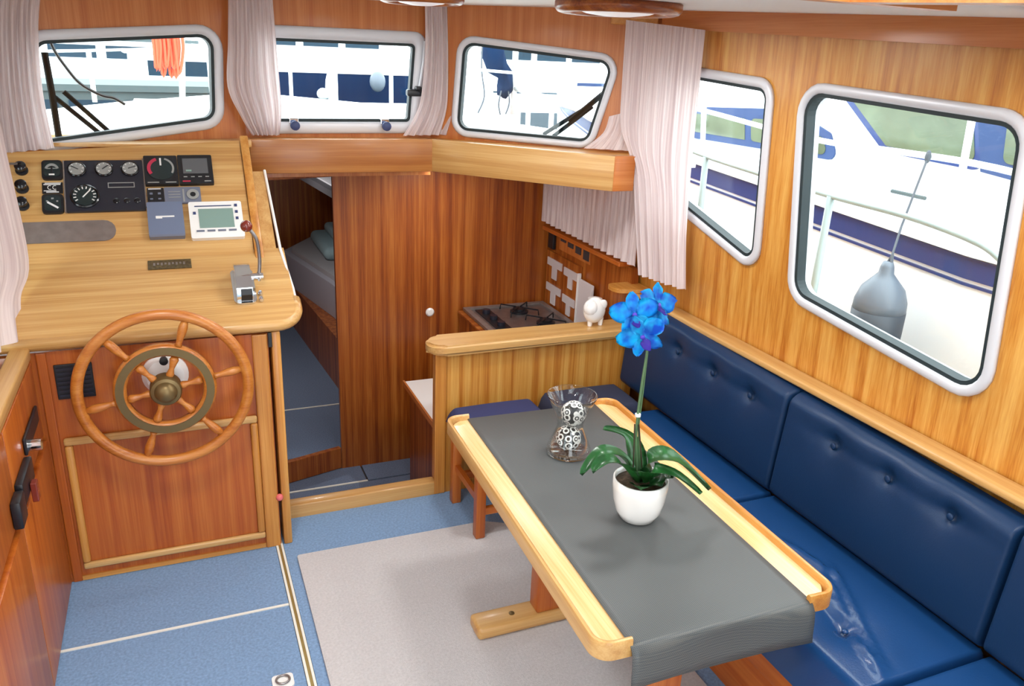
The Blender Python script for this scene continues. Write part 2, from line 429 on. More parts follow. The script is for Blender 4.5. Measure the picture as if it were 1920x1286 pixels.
struct(obj('trim_1', box(BM(), .298, .945, 2.985, 3.045, -.36, .06, .008), 'light_x', smooth=True), 'pale wooden threshold board at the top of the step', 'trim')

# right wall, leaning in slightly, two windows
def wx(z): return 1.97-.05*(z-.85)
FRW = Fr((wx(0), 0, 0), (0, 1, 0), (-.05, 0, 1), (-1, 0, -.05))
def zt(z): return z/FRW.v.z
BIG = [(2.183, 1.812), (2.118, 1.085), (1.309, 1.000), (1.352, 1.772)]
SML = [(2.96, 1.845), (2.96, 1.30), (2.283, 1.118), (2.303, 1.808)]
CNT = lambda P: [(a, zt(b)) for a, b in P]
BIG, SML = CNT(BIG), CNT(SML)
AFT = CNT([(1.16, 1.762), (1.12, .985), (.30, .93), (.34, 1.72)])
def ccw(P):
    s = sum(P[i][0]*P[(i+1) % len(P)][1]-P[(i+1) % len(P)][0]*P[i][1] for i in range(len(P)))
    return list(P) if s > 0 else list(P)[::-1]
def hole(P, d, r): return [tuple(v) for v in rpoly(inset(ccw(P), d), r)]
wr = struct(obj('wall_right', plate(BM(), FRW, [(-.6, -.4), (4.02, -.4), (4.02, 1.32), (3.06, 1.36), (3.06, 2.12), (-.6, 2.12)], [hole(BIG, .012, .10), hole(SML, .012, .075), hole(AFT, .012, .10)], -.05, 0), 'wall_z'), 'striped honey wood side wall above the blue settee', 'wall')
NW = [0]
def window(fr, P, rad, label, fw=.042, extra=None):
    NW[0] += 1; P = ccw(P)
    t = thing('window_%d' % NW[0], label, 'window', fr.p(P[0][0], P[0][1]), kind='structure')
    A = rpoly(P, rad); B = rpoly(inset(P, fw), max(rad-fw, .02)); C = rpoly(inset(P, fw+.012), max(rad-fw-.012, .012))
    A2 = rpoly(inset(P, .010), rad-.01)
    obj('frame', ring(BM(), fr, A, B, .0005, .016, 1), 'alu', t, smooth='all')
    obj('frame_liner', ring(BM(), fr, rpoly(inset(P, .014), rad-.014), B, -.06, .0), 'alu', t)
    obj('gasket', ring(BM(), fr, [v for v in B], C, -.03, .006), 'gasket', t)
    obj('pane', prism(BM(), fr, [v for v in rpoly(inset(P, fw+.002), max(rad-fw-.002, .02))], -.026, -.021), 'window_glass', t)
    return t
window(FRW, BIG, .10, 'large aluminium framed side window overlooking the neighbouring yacht', .031)
window(FRW, SML, .08, 'smaller angled side window half covered by the corner curtain', .034)
window(FRW, AFT, .10, 'aft side window beyond the right edge of the settee')

# windshield wall: three facets
CFR = Fr((.30, 3.68, 0), (1, 0, 0), (0, 0, 1), (0, -1, 0))
RD = V(.79, -.65, 0).normalized(); RFR = Fr((1.12, 3.68, 0), RD, (0, 0, 1), (RD.y, -RD.x, 0))
LD = V(-1.25, -.28, 0).normalized(); LFR = Fr((.30, 3.68, 0), LD, (0, 0, 1), (-LD.y, LD.x, 0))
for f in (RFR, LFR):
    if f.n.y > 0: f.n = -f.n
def on_fr(fr, u, v, c=0):
    d = ray(u, v); o = fr.p(0, 0, c); k = (o-EYE).dot(fr.n)/d.dot(fr.n); p = EYE+d*k-fr.o; return (p.dot(fr.u), p.dot(fr.v))
LWP = [on_fr(LFR, 416, 44), on_fr(LFR, 420, 238), on_fr(LFR, 40, 293), on_fr(LFR, 40, 57)]
CW = [(.03, 1.925), (.03, 1.487), (.765, 1.492), (.80, 1.928)]
RW = [(.13, 1.926), (.10, 1.488), (.768, 1.474), (.872, 1.866)]
LW = LWP
struct(obj('wall_front', plate(BM(), CFR, [(0, 1.30), (.82, 1.30), (.82, 2.14), (0, 2.14)], [hole(CW, .012, .06)], -.05, 0), 'red_z'), 'wooden windshield wall around the middle front window', 'wall')
struct(obj('wall_front_right', plate(BM(), RFR, [(0, 1.38), (1.035, 1.38), (1.035, 2.14), (0, 2.14)], [hole(RW, .012, .08)], -.05, 0), 'red_z'), 'angled wooden windshield wall around the right front window', 'wall')
struct(obj('wall_front_left', plate(BM(), LFR, [(0, 1.36), (1.28, 1.36), (1.28, 2.14), (0, 2.14)], [hole(LW, .012, .09)], -.05, 0), 'red_z'), 'angled wooden windshield wall around the helm window', 'wall')
wc = window(CFR, CW, .055, 'middle opening front window with latch knobs between two curtains', .05)
window(RFR, RW, .08, 'right front window above the angled wooden shelf', .028)
window(LFR, LW, .09, 'left front window above the helm instrument panel', .036)
for a in (.20, .60):
    obj('latch_knob', lathe(BM(), Fr(CFR.p(a, 1.525, .016), CFR.u, CFR.v, CFR.n), [(.012, 0), (.012, .02), (.02, .024), (.02, .04), (.012, .045), (0, .045)], 14), 'dark_blue', wc, smooth=True)
    obj('latch_bracket', fbox(BM(), CFR, a-.02, a+.02, 1.53, 1.555, -.01, .02, .004), 'chrome', wc)
obj('stay_catch', fbox(BM(), CFR, .70, .775, 1.655, 1.685, .0, .035, .008), 'black', wc, smooth=True)
obj('stay_catch', fbox(BM(), CFR, .735, .765, 1.68, 1.70, .016, .05, .008), 'black', wc, smooth=True)
obj('stay_arm', tube(BM(), [CFR.p(.755, 1.68, .03), CFR.p(.775, 1.80, .03), CFR.p(.785, 1.89, .02)], .006, 8), 'alu', wc)

# shelf and fascia below the windshield
zb, ztp = 1.335, 1.478
c0 = V(.30, 3.545, 0); c1 = V(1.088, 3.545, 0); c2 = V(1.665, 2.905, 0); c3 = V(1.765, 2.905, 0)
def vboard(bm, a, b, z0, z1, th, bev=.004):
    d = (b-a).normalized(); n = V(d.y, -d.x, 0); f = Fr(a, d, (0, 0, 1), n)
    return fbox(bm, f, 0, (b-a).length, z0, z1, -th, 0, bev)
sh = struct(obj('trim_2', vboard(BM(), c0, c1, zb, ztp, .03), 'fascia_x', smooth=True), 'wooden fascia board under the middle front window', 'trim')
sh2 = struct(obj('trim_3', vboard(BM(), c1+V(-.004, .004, 0), c2, zb, ztp, .03), 'light_swept', smooth=True), 'lighter angled wooden fascia board under the right front window', 'trim')
obj('end_return', vboard(BM(), c2+V(.001, 0, 0), c3+V(.0, .0, 0), zb, ztp, .03), 'red_x', sh2, smooth=True)
b = BM()
prism(b, Fr((0, 0, 0), (1, 0, 0), (0, 1, 0)), [(.30, 3.50+.076), (.30, 3.68), (1.12, 3.68), (1.94, 3.005), (1.94, 2.95), (1.76, 2.94), (1.69, 2.94), (1.10, 3.576)], ztp-.028, ztp-.006)
struct(obj('trim_4', b, 'honey_x'), 'windowsill shelf board behind the fascia', 'trim')

# ceiling: white panels with wooden trim
def zc(y): return 2.045-.040*max(0, 3.03-y) if y < 3.03 else 2.045
def slab(bm, x0, x1, y0, y1, t=.03, dz=0):
    vs = [bm.verts.new((x, y, zc(y)+dz+k)) for x in (x0, x1) for y in (y0, y1) for k in (0, t)]
    for q in ((0, 1, 3, 2), (4, 6, 7, 5), (0, 4, 5, 1), (2, 3, 7, 6), (0, 2, 6, 4), (1, 5, 7, 3)): bm.faces.new([vs[i] for i in q])
    return bm
# roof hatch opening (glazed) over the aft saloon lets daylight in
b = BM(); HX0, HX1, HY0, HY1 = .15, .90, .20, .95
slab(b, -.98, 2.02, HY1, 3.03); slab(b, -.98, 2.02, 3.03, 3.75); slab(b, -.98, HX0, HY0, HY1); slab(b, HX1, 2.02, HY0, HY1); slab(b, -.98, 2.02, -.6, HY0)
ce = struct(obj('ceiling', b, 'ceiling_white'), 'white ceiling panel above the saloon', 'ceiling')
hw = thing('window_%d' % (NW[0]+1), 'glazed roof hatch over the aft saloon', 'window', (HX0, HY0, zc(HY0)), kind='structure')
obj('pane', slab(BM(), HX0-.01, HX1+.01, HY0-.01, HY1+.01, .006, .034), 'window_glass', hw)
def rail(bm, x0, x1, y0, y1, h, dz=0): return slab(bm, x0, x1, y0, y1, h, -h+dz)
struct(obj('trim_5', rail(BM(), wx(1.98)-.03, wx(1.98)-.002, -.6, 3.0, .068), 'red_y', smooth=True), 'reddish wooden cornice running along the top of the right wall', 'trim')
struct(obj('trim_6', vboard(BM(), V(1.72, 3.13, 0), V(1.87, 3.005, 0), 1.985, 2.045, .02), 'honey_x'), 'short wooden cornice piece over the corner curtain', 'trim')
def slant(bm, pts, h):   # a batten under the ceiling, polygon in plan
    A = [bm.verts.new((x, y, zc(y)-.001)) for x, y in pts]; B = [bm.verts.new((x, y, zc(y)-h)) for x, y in pts]; n = len(pts)
    bm.faces.new(A); bm.faces.new(B)
    for i in range(n): bm.faces.new((A[i], A[(i+1) % n], B[(i+1) % n], B[i]))
    return bm
struct(obj('trim_7', slant(BM(), [(1.40, 2.30), (1.47, 2.25), (1.86, 2.86), (1.79, 2.91)], .012), 'honey_y'), 'thin wooden ceiling batten running into the corner', 'trim')
hf = thing('ceiling_frame', 'reddish wooden rectangular frame around the roof hatch', 'frame', (.76, .77, zc(.77)))
FX0, FX1, FY0, FY1 = .10, 1.11, .15, 1.0
for a in ((FX0, FX1, FY1-.05, FY1), (FX0, FX1, FY0, FY0+.05), (FX0, FX0+.05, FY0+.05, FY1-.05), (.90, .95, FY0+.05, FY1-.05)):
    b = rail(BM(), *a, .022, -.001); obj('batten', b, 'red_x', hf)
struct(obj('wall_left', plate(BM(), Fr((-.98, 0, 0), (0, 1, 0), (0, 0, 1), (1, 0, 0)), [(-.6, 0), (3.42, 0), (3.42, 2.14), (-.6, 2.14)], [hole([(.1, 1.0), (1.0, 1.0), (1.0, 1.8), (.1, 1.8)], 0, .08), hole([(1.3, 1.02), (2.68, 1.02), (2.68, 1.82), (1.3, 1.82)], 0, .08)], -.05, 0), 'wall_z'), 'left cabin side wall behind the curtain', 'wall')
AW = Fr((0, -.6, 0), (1, 0, 0), (0, 0, 1), (0, 1, 0))
struct(obj('wall_aft', plate(BM(), AW, [(-.98, 0), (-.12, 0), (-.12, 1.80), (.84, 1.80), (.84, 0), (1.99, 0), (1.99, 1.90), (-.98, 1.90)], [], -.04, 0), 'wall_z'), 'wooden aft wall with the open cockpit doorway behind the viewer', 'wall')
LWF = Fr((-.98, 0, 0), (0, 1, 0), (0, 0, 1), (1, 0, 0))
NW[0] += 1
window(LWF, [(1.288, 1.008), (2.692, 1.008), (2.692, 1.832), (1.288, 1.832)], .09, 'left side window behind the pale curtain')
window(LWF, [(.088, .988), (1.012, .988), (1.012, 1.812), (.088, 1.812)], .09, 'aft left side window outside the view')

# bulkhead between galley and forward cabin, with the doorway on its left
BF = Fr((0, 4.0, 0), (1, 0, 0), (0, 0, 1), (0, -1, 0))
struct(obj('wall_bulkhead', plate(BM(), BF, [(.716, -.42), (1.985, -.42), (1.985, 1.36), (.716, 1.36)], [], -.03, 0), 'dark_z'), 'dark striped mahogany bulkhead behind the galley', 'wall')
dl = V(.30, 3.885, 0); dr = V(.714, 4.0, 0); dd = (dr-dl).normalized(); DF = Fr(dl, dd, (0, 0, 1), (dd.y, -dd.x, 0))
struct(obj('trim_8', fbox(BM(), DF, -.10, (dr-dl).length, -.36, -.235, -.03, 0, .003), 'dark_z'), 'low mahogany sill board across the foot of the doorway', 'trim')
struct(obj('trim_9', fbox(BM(), DF, -.10, (dr-dl).length, 1.25, 1.36, -.03, 0, .003), 'dark_x'), 'dark header above the forward cabin doorway', 'trim')
struct(obj('wall_cabin_left', box(BM(), -.24, -.20, 3.9, 7.3, -.4, 1.36), 'dark_z'), 'mahogany side wall of the forward cabin', 'wall')
struct(obj('wall_cabin_front', box(BM(), -.2, 2.0, 7.3, 7.34, -.4, 1.36), 'dark_z'), 'mahogany end wall of the forward cabin', 'wall')
struct(obj('wall_cabin_right', box(BM(), 1.985, 2.02, 4.03, 7.3, -.4, 1.36), 'dark_z'), 'mahogany right wall of the forward cabin', 'wall')
struct(obj('ceiling', box(BM(), -.24, 2.02, 3.60, 7.34, 1.365, 1.395), 'ceiling_white'), 'low white ceiling of the forward cabin under the foredeck', 'ceiling')
struct(obj('wall_passage_left', prism(BM(), Fr((0, 0, 0), (0, 1, 0), (0, 0, 1), (1, 0, 0)), [(3.06, -.42), (3.985, -.42), (3.985, 1.33), (3.56, 1.33), (3.44, 1.28), (3.30, 1.15), (3.06, .94)], .262, .288), 'dark_z'), 'panel between the helm console and the passage', 'wall')
tag(obj('light_switch', lathe(BM(), Fr((1.219, 3.9995, .512), (1, 0, 0), (0, 0, 1), (0, -1, 0)), [(.024, 0), (.024, .004), (.016, .012), (0, .014)], 18), 'white_gloss', smooth=True), 'small round white knob on the dark bulkhead', 'knob')

# ================================================================== HELM CONSOLE
hc = thing('helm_console', 'honey wood helm console with sloping instrument panel and counter', 'console', (-.1, 3.0, 0))
obj('body', box(BM(), -.96, .255, 2.812, 3.05, .0, .88), 'orange_z', hc)
obj('back_body', box(BM(), -.477, .25, 3.052, 3.30, .0, .95), 'orange_z', hc)
ap = obj('access_panel', box(BM(), -.405, .172, 2.807, 2.812, .075, .545, .002), 'orange_z', hc)
FX = Fr((0, 2.812, 0), (1, 0, 0), (0, 0, 1), (0, -1, 0))
for (a0, a1, b0, b1, mt) in ((-.43, .198, .542, .570, 'light_x'), (-.43, .198, .050, .076, 'light_x'), (-.43, -.404, .077, .541, 'honey_z'), (.172, .198, .077, .541, 'honey_z')):
    obj('moulding', fbox(BM(), FX, a0, a1, b0, b1, 0, .018, .008, 3), mt, hc, smooth=True)
obj('stile', box(BM(), .199, .252, 2.802, 2.8115, 0, .88, .004), 'honey_z', hc)
obj('stile', box(BM(), -.470, -.44, 2.804, 2.8115, 0, .88, .004), 'orange_z', hc)
obj('corner_post', box(BM(), .266, .298, 2.806, 2.98, .0, .885, .005), 'honey_z', hc, smooth=True)
obj('toe_strip', box(BM(), -.44, .198, 2.806, 2.8118, .002, .02), 'honey_x', hc)
obj('latch', box(BM(), .254, .268, 2.798, 2.806, .83, .885, .002), 'black', hc)
obj('door_stop', sphere(BM(), V(.259, 2.803, .215), .014), 'pink', hc, smooth='all')
# counter: slopes gently away from the helmsman, rounded front right corner
T2 = V(0, .30, .155).normalized(); CF = Fr((0, 2.82, .945), (1, 0, 0), T2); CF.n = V(0, -T2.z, T2.y)
P = [(-.92, -.03), (.365, -.03), (.365, .36), (-.92, .36)]
obj('counter', prism(BM(), CF, rpoly(P, [0, .075, 0, 0], 8), -.045, 0), 'light_x', hc)
edge = rpoly([(-.92, -.03), (.365, -.03), (.365, .36)], [0, .075, 0], 8)
pth = [CF.p(p[0], p[1], -.002) for p in edge[:-1]]
obj('counter_edge', tube(BM(), [CF.p(-.92, -.03, -.022)]+[CF.p(p[0], p[1], -.022) for p in edge[1:-1]]+[CF.p(.365, .09, -.022)], .0235, 10), 'light_x', hc, smooth='all')
# upper panel, steeper
T = V(0, .33, .375).normalized(); PF = Fr((0, 3.12, 1.10), (1, 0, 0), T); PF.n = V(0, -T.z, T.y)
obj('instrument_panel', prism(BM(), PF, [(-.80, -.025), (.254, -.025), (.254, .508), (-.52, .458), (-.80, .44)], -.03, 0), 'light_x', hc)
obj('panel_lip', fbox(BM(), PF, -.95, .254, -.03, -.012, 0.0002, .004, .001), 'honey_x', hc)
obj('cheek_board', fbox(BM(), PF, .256, .288, -.03, .525, -.05, .012, .005), 'honey_y', hc, smooth=True)
obj('side_ramp', prism(BM(), Fr((0, 0, 0), (0, 1, 0), (0, 0, 1), (1, 0, 0)), [(3.03, 1.01), (3.43, 1.362), (3.43, 1.30), (3.03, .965)], .289, .338), 'light_y', hc)
obj('top_ledge', prism(BM(), Fr((0, 0, 0), (1, 0, 0), (0, 1, 0)), [(-.10, 3.45), (.26, 3.46), (.30, 3.545), (.30, 3.672), (-.45, 3.505)], 1.455, 1.468), 'light_x', hc)
e0 = CF.p(.367, .03, .002)
obj('white_edging', tube(BM(), [V(.369, 2.885, .968), V(.369, 2.95, 1.0), V(.352, 3.13, 1.108), V(.341, 3.43, 1.366)], .0055, 8), 'white', hc)
obj('corner_cap', box(BM(), .262, .300, 3.44, 3.50, 1.455, 1.485, .006), 'light_x', hc, smooth=True)

def pf(o, du, dv):  # instrument frame with its origin on the panel
    return Fr(PF.p(du, dv, 0), PF.u, PF.v, PF.n)
def disc(bm, fr, r0, r1, h, seg=24):   # flat annulus
    ring(bm, fr, [(r1*math.cos(k*2*math.pi/seg), r1*math.sin(k*2*math.pi/seg)) for k in range(seg)], [(r0*math.cos(k*2*math.pi/seg), r0*math.sin(k*2*math.pi/seg)) for k in range(seg)], h, h+.003); return bm
def gauge_parts(t, cx, cv, r, base, face='dial_grey', ticks=8, ang=40, mark='white'):
    fr = Fr(PF.p(cx, cv, base), PF.u, PF.v, PF.n)
    g = obj('gauge', lathe(BM(), fr, [(r*1.22, 0), (r*1.22, .006), (r*1.1, .009), (r*1.02, .006), (0, .006)], 28), 'black_gloss', t, smooth=True)
    obj('dial_face', lathe(BM(), fr, [(r, .0062), (r, .0075), (0, .0075)], 28), face, g)
    b = BM()
    for k in range(ticks):
        a = R(215-k*250/(ticks-1)); f2 = Fr(fr.p(math.cos(a)*r*.82, math.sin(a)*r*.82, .0078), fr.u*math.cos(a)+fr.v*math.sin(a), -fr.u*math.sin(a)+fr.v*math.cos(a), fr.n)
        fbox(b, f2, -r*.12, r*.12, -r*.045, r*.045, 0, .001)
    obj('scale_marks', b, mark, g)
    a = R(ang); f2 = Fr(fr.p(0, 0, .009), fr.u*math.cos(a)+fr.v*math.sin(a), -fr.u*math.sin(a)+fr.v*math.cos(a), fr.n)
    obj('needle', fbox(BM(), f2, -r*.25, r*.78, -r*.05, r*.05, 0, .0015), mark if face != 'dial_grey' else 'black', g)
    return g
def instr(name, label, a0, a1, b0, b1, th, mt, rad=.006, cat='instrument'):
    t = thing(name, label, cat, PF.p((a0+a1)/2, b0, 0))
    cx, cy = (a0+a1)/2, (b0+b1)/2
    fr = Fr(PF.p(cx, cy, .0005), PF.u, PF.v, PF.n); w_, h_ = (a1-a0)/2, (b1-b0)/2
    obj('housing', prism(BM(), fr, rpoly([(-w_, -h_), (w_, -h_), (w_, h_), (-w_, h_)], rad, 4), 0, th), mt, t)
    return t, fr, w_, h_
def marks(t, fr, rects, h, mt, name='marking'):
    b = BM()
    for (a0, a1, b0, b1) in rects: fbox(b, fr, a0, a1, b0, b1, h+.0003, h+.0015)
    return obj(name, b, mt, t, kind='stuff' if len(rects) > 1 else None)
# start knobs at the left
for k, tv in enumerate((.378, .302, .232)):
    q = thing('pull_knob', ('topmost', 'middle', 'lowest')[k]+' of the three black knobs left of the gauges', 'knob', PF.p(-.506, tv, 0), 'black knobs on the instrument panel')
    fr = Fr(PF.p(-.506, tv, .0005), PF.u, PF.v, PF.n)
    obj('collar', lathe(BM(), fr, [(.021, 0), (.021, .006), (.014, .008)], 18), 'black', q)
    obj('knob', lathe(BM(), fr, [(.012, .0085), (.012, .018), (.019, .022), (.019, .034), (.012, .04), (0, .041)], 18), 'black_gloss', q, smooth=True)
    if k == 0: obj('key', fbox(BM(), fr, -.03, -.005, -.004, .004, .042, .046), 'steel', q)
t, fr, w_, h_ = instr('square_gauge', 'upper square black gauge with pale blue dial at far left of panel', -.442, -.376, .334, .414, .012, 'black', .012, 'gauge')
obj('dial_face', prism(BM(), fr, rpoly([(-.026, -.03), (.026, -.03), (.026, .032), (-.026, .032)], .014, 5), .0125, .014), 'dial_dark', t)
obj('scale_arc', ring(BM(), fr, [(.024*math.cos(R(a)), -.006+.030*math.sin(R(a))) for a in range(20, 161, 14)]+[], [(.017*math.cos(R(a)), -.006+.020*math.sin(R(a))) for a in range(20, 161, 14)], .0142, .0155), 'dial_grey', t)
obj('needle', fbox(BM(), fr, -.003, .003, -.02, .012, .0156, .017), 'black', t); marks(t, fr, [(-.010, .008, -.026, -.020)], .0145, 'white')
t, fr, w_, h_ = instr('warning_plate', 'small black label plate with white lettering between two square gauges', -.444, -.378, .279, .325, .003, 'black', .002, 'plate')
marks(t, fr, [(-.028, .026, .012, .016), (-.024, .028, .018, .021), (-.02, .02, -.020, -.016), (-.028, .012, -.014, -.011)], .003, 'white_soft')
for s in (-1, 1):
    b = BM(); tube(b, [fr.p(.008*s+.007*math.cos(R(a)), .001+.008*math.sin(R(a)), .0045) for a in range(60, 301, 30)], .0012, 6); obj('arc_mark', b, 'white', t)
t, fr, w_, h_ = instr('square_gauge', 'lower square black gauge with slanted white needle', -.445, -.377, .193, .271, .012, 'black', .012, 'gauge')
obj('dial_face', prism(BM(), fr, rpoly([(-.026, -.03), (.026, -.03), (.026, .032), (-.026, .032)], .014, 5), .0125, .014), 'dial_dark', t)
f2 = Fr(fr.p(0, -.008, .0145), fr.u*.8-fr.v*.6, fr.u*.6+fr.v*.8, fr.n); obj('needle', fbox(BM(), f2, -.02, .022, -.0035, .0035, 0, .0015), 'white_soft', t)
marks(t, fr, [(-.004, .004, .016, .022), (.012, .018, .004, .010), (-.02, -.014, .006, .011)], .014, 'dial_grey')
t, fr, w_, h_ = instr('engine_gauge_panel', 'large black engine panel with three small gauges and one tachometer', -.369, -.108, .196, .413, .010, 'panel_black', .004, 'gauge panel')
for i, cx in enumerate((-.329, -.239, -.151)): gauge_parts(t, cx, .373, .026, .0105, 'dial_grey', 7, (150, 40, 20)[i])
gauge_parts(t, -.307, .258, .040, .0105, 'dial_dark', 12, 50)
sl = [(-.045, .045), (-.011, .011)]
ps = [(-.045, -.011), (.045, -.011), (.045, .011), (-.045, .011)]
f3 = Fr(PF.p(-.185, .304, .0105), PF.u, PF.v, PF.n)
obj('label_frame', ring(BM(), f3, ps, inset(ps, .003), 0, .0015), 'dial_grey', t)
for i, cx in enumerate((-.205, -.170, -.135)): obj('warning_lamp', lathe(BM(), Fr(PF.p(cx, .236, .0105), PF.u, PF.v, PF.n), [(.011, 0), (.011, .003), (.006, .006), (0, .006)], 14), 'black_gloss', t, smooth=True)
obj('side_strip', fbox(BM(), PF, -.374, -.3695, .196, .413, .0005, .011), 'plate_grey', t); obj('side_strip', fbox(BM(), PF, -.1075, -.104, .21, .42, .0005, .011), 'plate_grey', t)
t, fr, w_, h_ = instr('wind_instrument', 'square black wind instrument with red and green dial', -.103, .014, .300, .428, .016, 'black', .005, 'gauge')
g = obj('dial_face', lathe(BM(), Fr(fr.p(0, .006, .0165), fr.u, fr.v, fr.n), [(.05, 0), (.05, .002), (0, .002)], 32), 'dial_dark', t)
def arc(bm, fr, r0, r1, a0, a1, h, n=10):
    for k in range(n):
        q = [(r, R(lerp(a0, a1, (k+s)/n))) for s in (0, 1) for r in (r0, r1)]
        p = [fr.p(r*math.cos(a), .006+r*math.sin(a), h) for r, a in q]; p2 = [v+fr.n*.0012 for v in p]
        A = [bm.verts.new(v) for v in p]; B = [bm.verts.new(v) for v in p2]
        for f in ((A[0], A[1], A[3], A[2]), (B[0], B[1], B[3], B[2]), (A[0], A[1], B[1], B[0]), (A[2], A[3], B[3], B[2])): bm.faces.new(f)
    return bm
obj('red_sector', arc(BM(), fr, .036, .048, 110, 215, .0188), 'red_mark', t)
obj('pale_sector', arc(BM(), fr, .040, .047, -30, 70, .0188), 'dial_grey', t)
obj('needle', fbox(BM(), fr, -.003, .003, .018, .05, .019, .0205), 'white', t); marks(t, fr, [(-.05, -.01, -.057, -.053), (.012, .05, -.057, -.053)], .0162, 'dial_grey')
t, fr, w_, h_ = instr('depth_display', 'square black depth display with dark grey screen', .016, .140, .301, .430, .016, 'black', .005, 'display')
obj('screen', fbox(BM(), fr, -.045, .045, -.02, .048, .0165, .018), 'lcd_dark', t); marks(t, fr, [(-.035, -.015, -.012, -.004)], .018, 'lcd')
marks(t, fr, [(-.045+i*.026, -.032+i*.026, -.036, -.032) for i in range(4)]+[(.028, .052, -.056, -.052)], .0162, 'dial_grey'); marks(t, fr, [(-.05, -.022, -.056, -.051)], .0162, 'red_mark')
t, fr, w_, h_ = instr('switch_block', 'small black square switch block under the wind instrument', -.100, -.042, .222, .288, .012, 'black', .003, 'switch')
marks(t, fr, [(-.02, -.01, .004, .012), (.008, .018, .004, .012), (-.02, -.01, -.018, -.012), (.008, .018, -.018, -.012)], .012, 'grey_plastic', 'button'); marks(t, fr, [(-.024, .02, .026, .030)], .012, 'white_soft')
t, fr, w_, h_ = instr('grey_control_unit', 'flat grey control unit with a round connector socket', -.041, .087, .222, .291, .010, 'grey_plastic', .004, 'control unit')
obj('socket', lathe(BM(), Fr(fr.p(.036, 0, .0105), fr.u, fr.v, fr.n), [(.022, 0), (.022, .004), (.016, .005), (0, .005)], 20), 'dial_grey', t); obj('socket_hole', lathe(BM(), Fr(fr.p(.036, -.002, .0158), fr.u, fr.v, fr.n), [(.010, 0), (.010, .001), (0, .001)], 16), 'black', t)
marks(t, fr, [(-.05, -.008, .012+i*-.012, .015+i*-.012) for i in range(3)]+[(.0, .006, -.03, .025)], .010, 'dial_grey')
t, fr, w_, h_ = instr('blue_instrument_cover', 'blue-grey square instrument cover with a short white mark', -.105, .018, .076, .221, .022, 'blue_plastic', .006, 'cover')
marks(t, fr, [(-.034, .030, .006, .012), (-.034, -.012, .001, .006)], .022, 'white'); obj('rim', fbox(BM(), fr, -w_+.002, w_-.002, -h_-.003, -h_+.006, 0, .024), 'grey_plastic', t)
t, fr, w_, h_ = instr('chart_display', 'white framed navigation display with pale green screen and buttons', .038, .228, .062, .218, .020, 'white', .008, 'display')
obj('screen', fbox(BM(), fr, -.062, .062, -.036, .046, .0205, .0215), 'lcd', t); obj('screen_bar', fbox(BM(), fr, -.074, .058, .056, .060, .0205, .0215), 'dark_blue', t)
for i in range(4): obj('button', fbox(BM(), fr, -.075+i*.038, -.047+i*.038, -.052, -.045, .0205, .023), 'grey_plastic', t)
for (a, c) in ((.074, .058), (.074, .030), (.074, .002), (-.076, .028)): obj('button', fbox(BM(), fr, a-.005, a+.005, c-.005, c+.005, .0205, .024), 'dark_blue', t)
t, fr, w_, h_ = instr('grey_cover_plate', 'long grey metal plate with rounded end below the gauges', -.62, -.214, .078, .163, .003, 'plate_grey', .04, 'plate')
f4 = Fr(CF.p(-.045, .295, .0005), CF.u, CF.v, CF.n)
t = thing('name_plate', 'small bronze name plate with worn lettering on the counter', 'plate', f4.o)
obj('plate', fbox(BM(), f4, -.073, .073, -.024, .024, 0, .004, .001), 'bronze', t); b = BM()
for i in range(9): fbox(b, f4, -.055+i*.0125, -.048+i*.0125, -.006+.004*(i % 2), .008, .0042, .0052)
obj('raised_lettering', b, 'plate_grey', t)

# throttle lever
th = thing('throttle_control', 'chrome throttle control with a bent lever and brown knob', 'throttle', CF.p(.205, .15, 0))
f5 = Fr(CF.p(.198, .155, .001), CF.u, CF.v, CF.n)
obj('base_flange', prism(BM(), f5, rpoly([(-.042, -.095), (.036, -.095), (.036, .085), (-.042, .085)], .02, 5), 0, .008), 'chrome', th, smooth=True)
prof = [(-.085, .008), (-.085, .03), (-.07, .058), (-.03, .078), (.03, .078), (.065, .055), (.075, .008)]
hb = Fr(f5.o, f5.v, f5.n, f5.u)
b = prism(BM(), hb, rpoly(prof, [0, .01, .012, .02, .02, .015, 0], 4), -.032, .022); obj('housing', b, 'chrome', th, smooth=True)
obj('black_insert', prism(BM(), hb, [(-.088, .012), (-.088, .04), (-.075, .056), (-.07, .05), (-.07, .012)], -.018, .020), 'black', th)
obj('pivot', tube(BM(), [f5.p(.0225, 0, .045), f5.p(.066, 0, .045)], .013, 14), 'chrome', th, smooth=True)
obj('cross_pin', tube(BM(), [f5.p(.052, -.02, .045), f5.p(.052, .02, .045)], .006, 10), 'chrome', th, smooth=True)
lv = smooth_path([f5.p(.052, .0, .045), f5.p(.058, .03, .10), f5.p(.052, .06, .165), f5.p(.032, .075, .20)], 6)
obj('lever', tube(BM(), lv, .0065, 10), 'steel', th, smooth='all')
obj('knob', sphere(BM(), f5.p(.020, .078, .215), .021), 'brown_knob', th, smooth='all')
for k in (-.08, -.05): obj('cable_end', lathe(BM(), Fr(f5.p(.05, k, .001), f5.u, f5.v, f5.n), [(.009, 0), (.009, .01), (.005, .018), (0, .018)], 10), 'chrome', th, smooth=True)

# vent on the console front
vt = thing('black_vent', 'black louvred vent set in the console front left of the wheel', 'vent', (-.37, 2.81, .71))
obj('frame', box(BM(), -.424, -.312, 2.803, 2.8115, .712, .834, .002), 'black', vt)
for k in range(7): obj('slat', box(BM(), -.418, -.318, 2.799, 2.803, .722+k*.0155, .730+k*.0155), 'panel_black', vt)

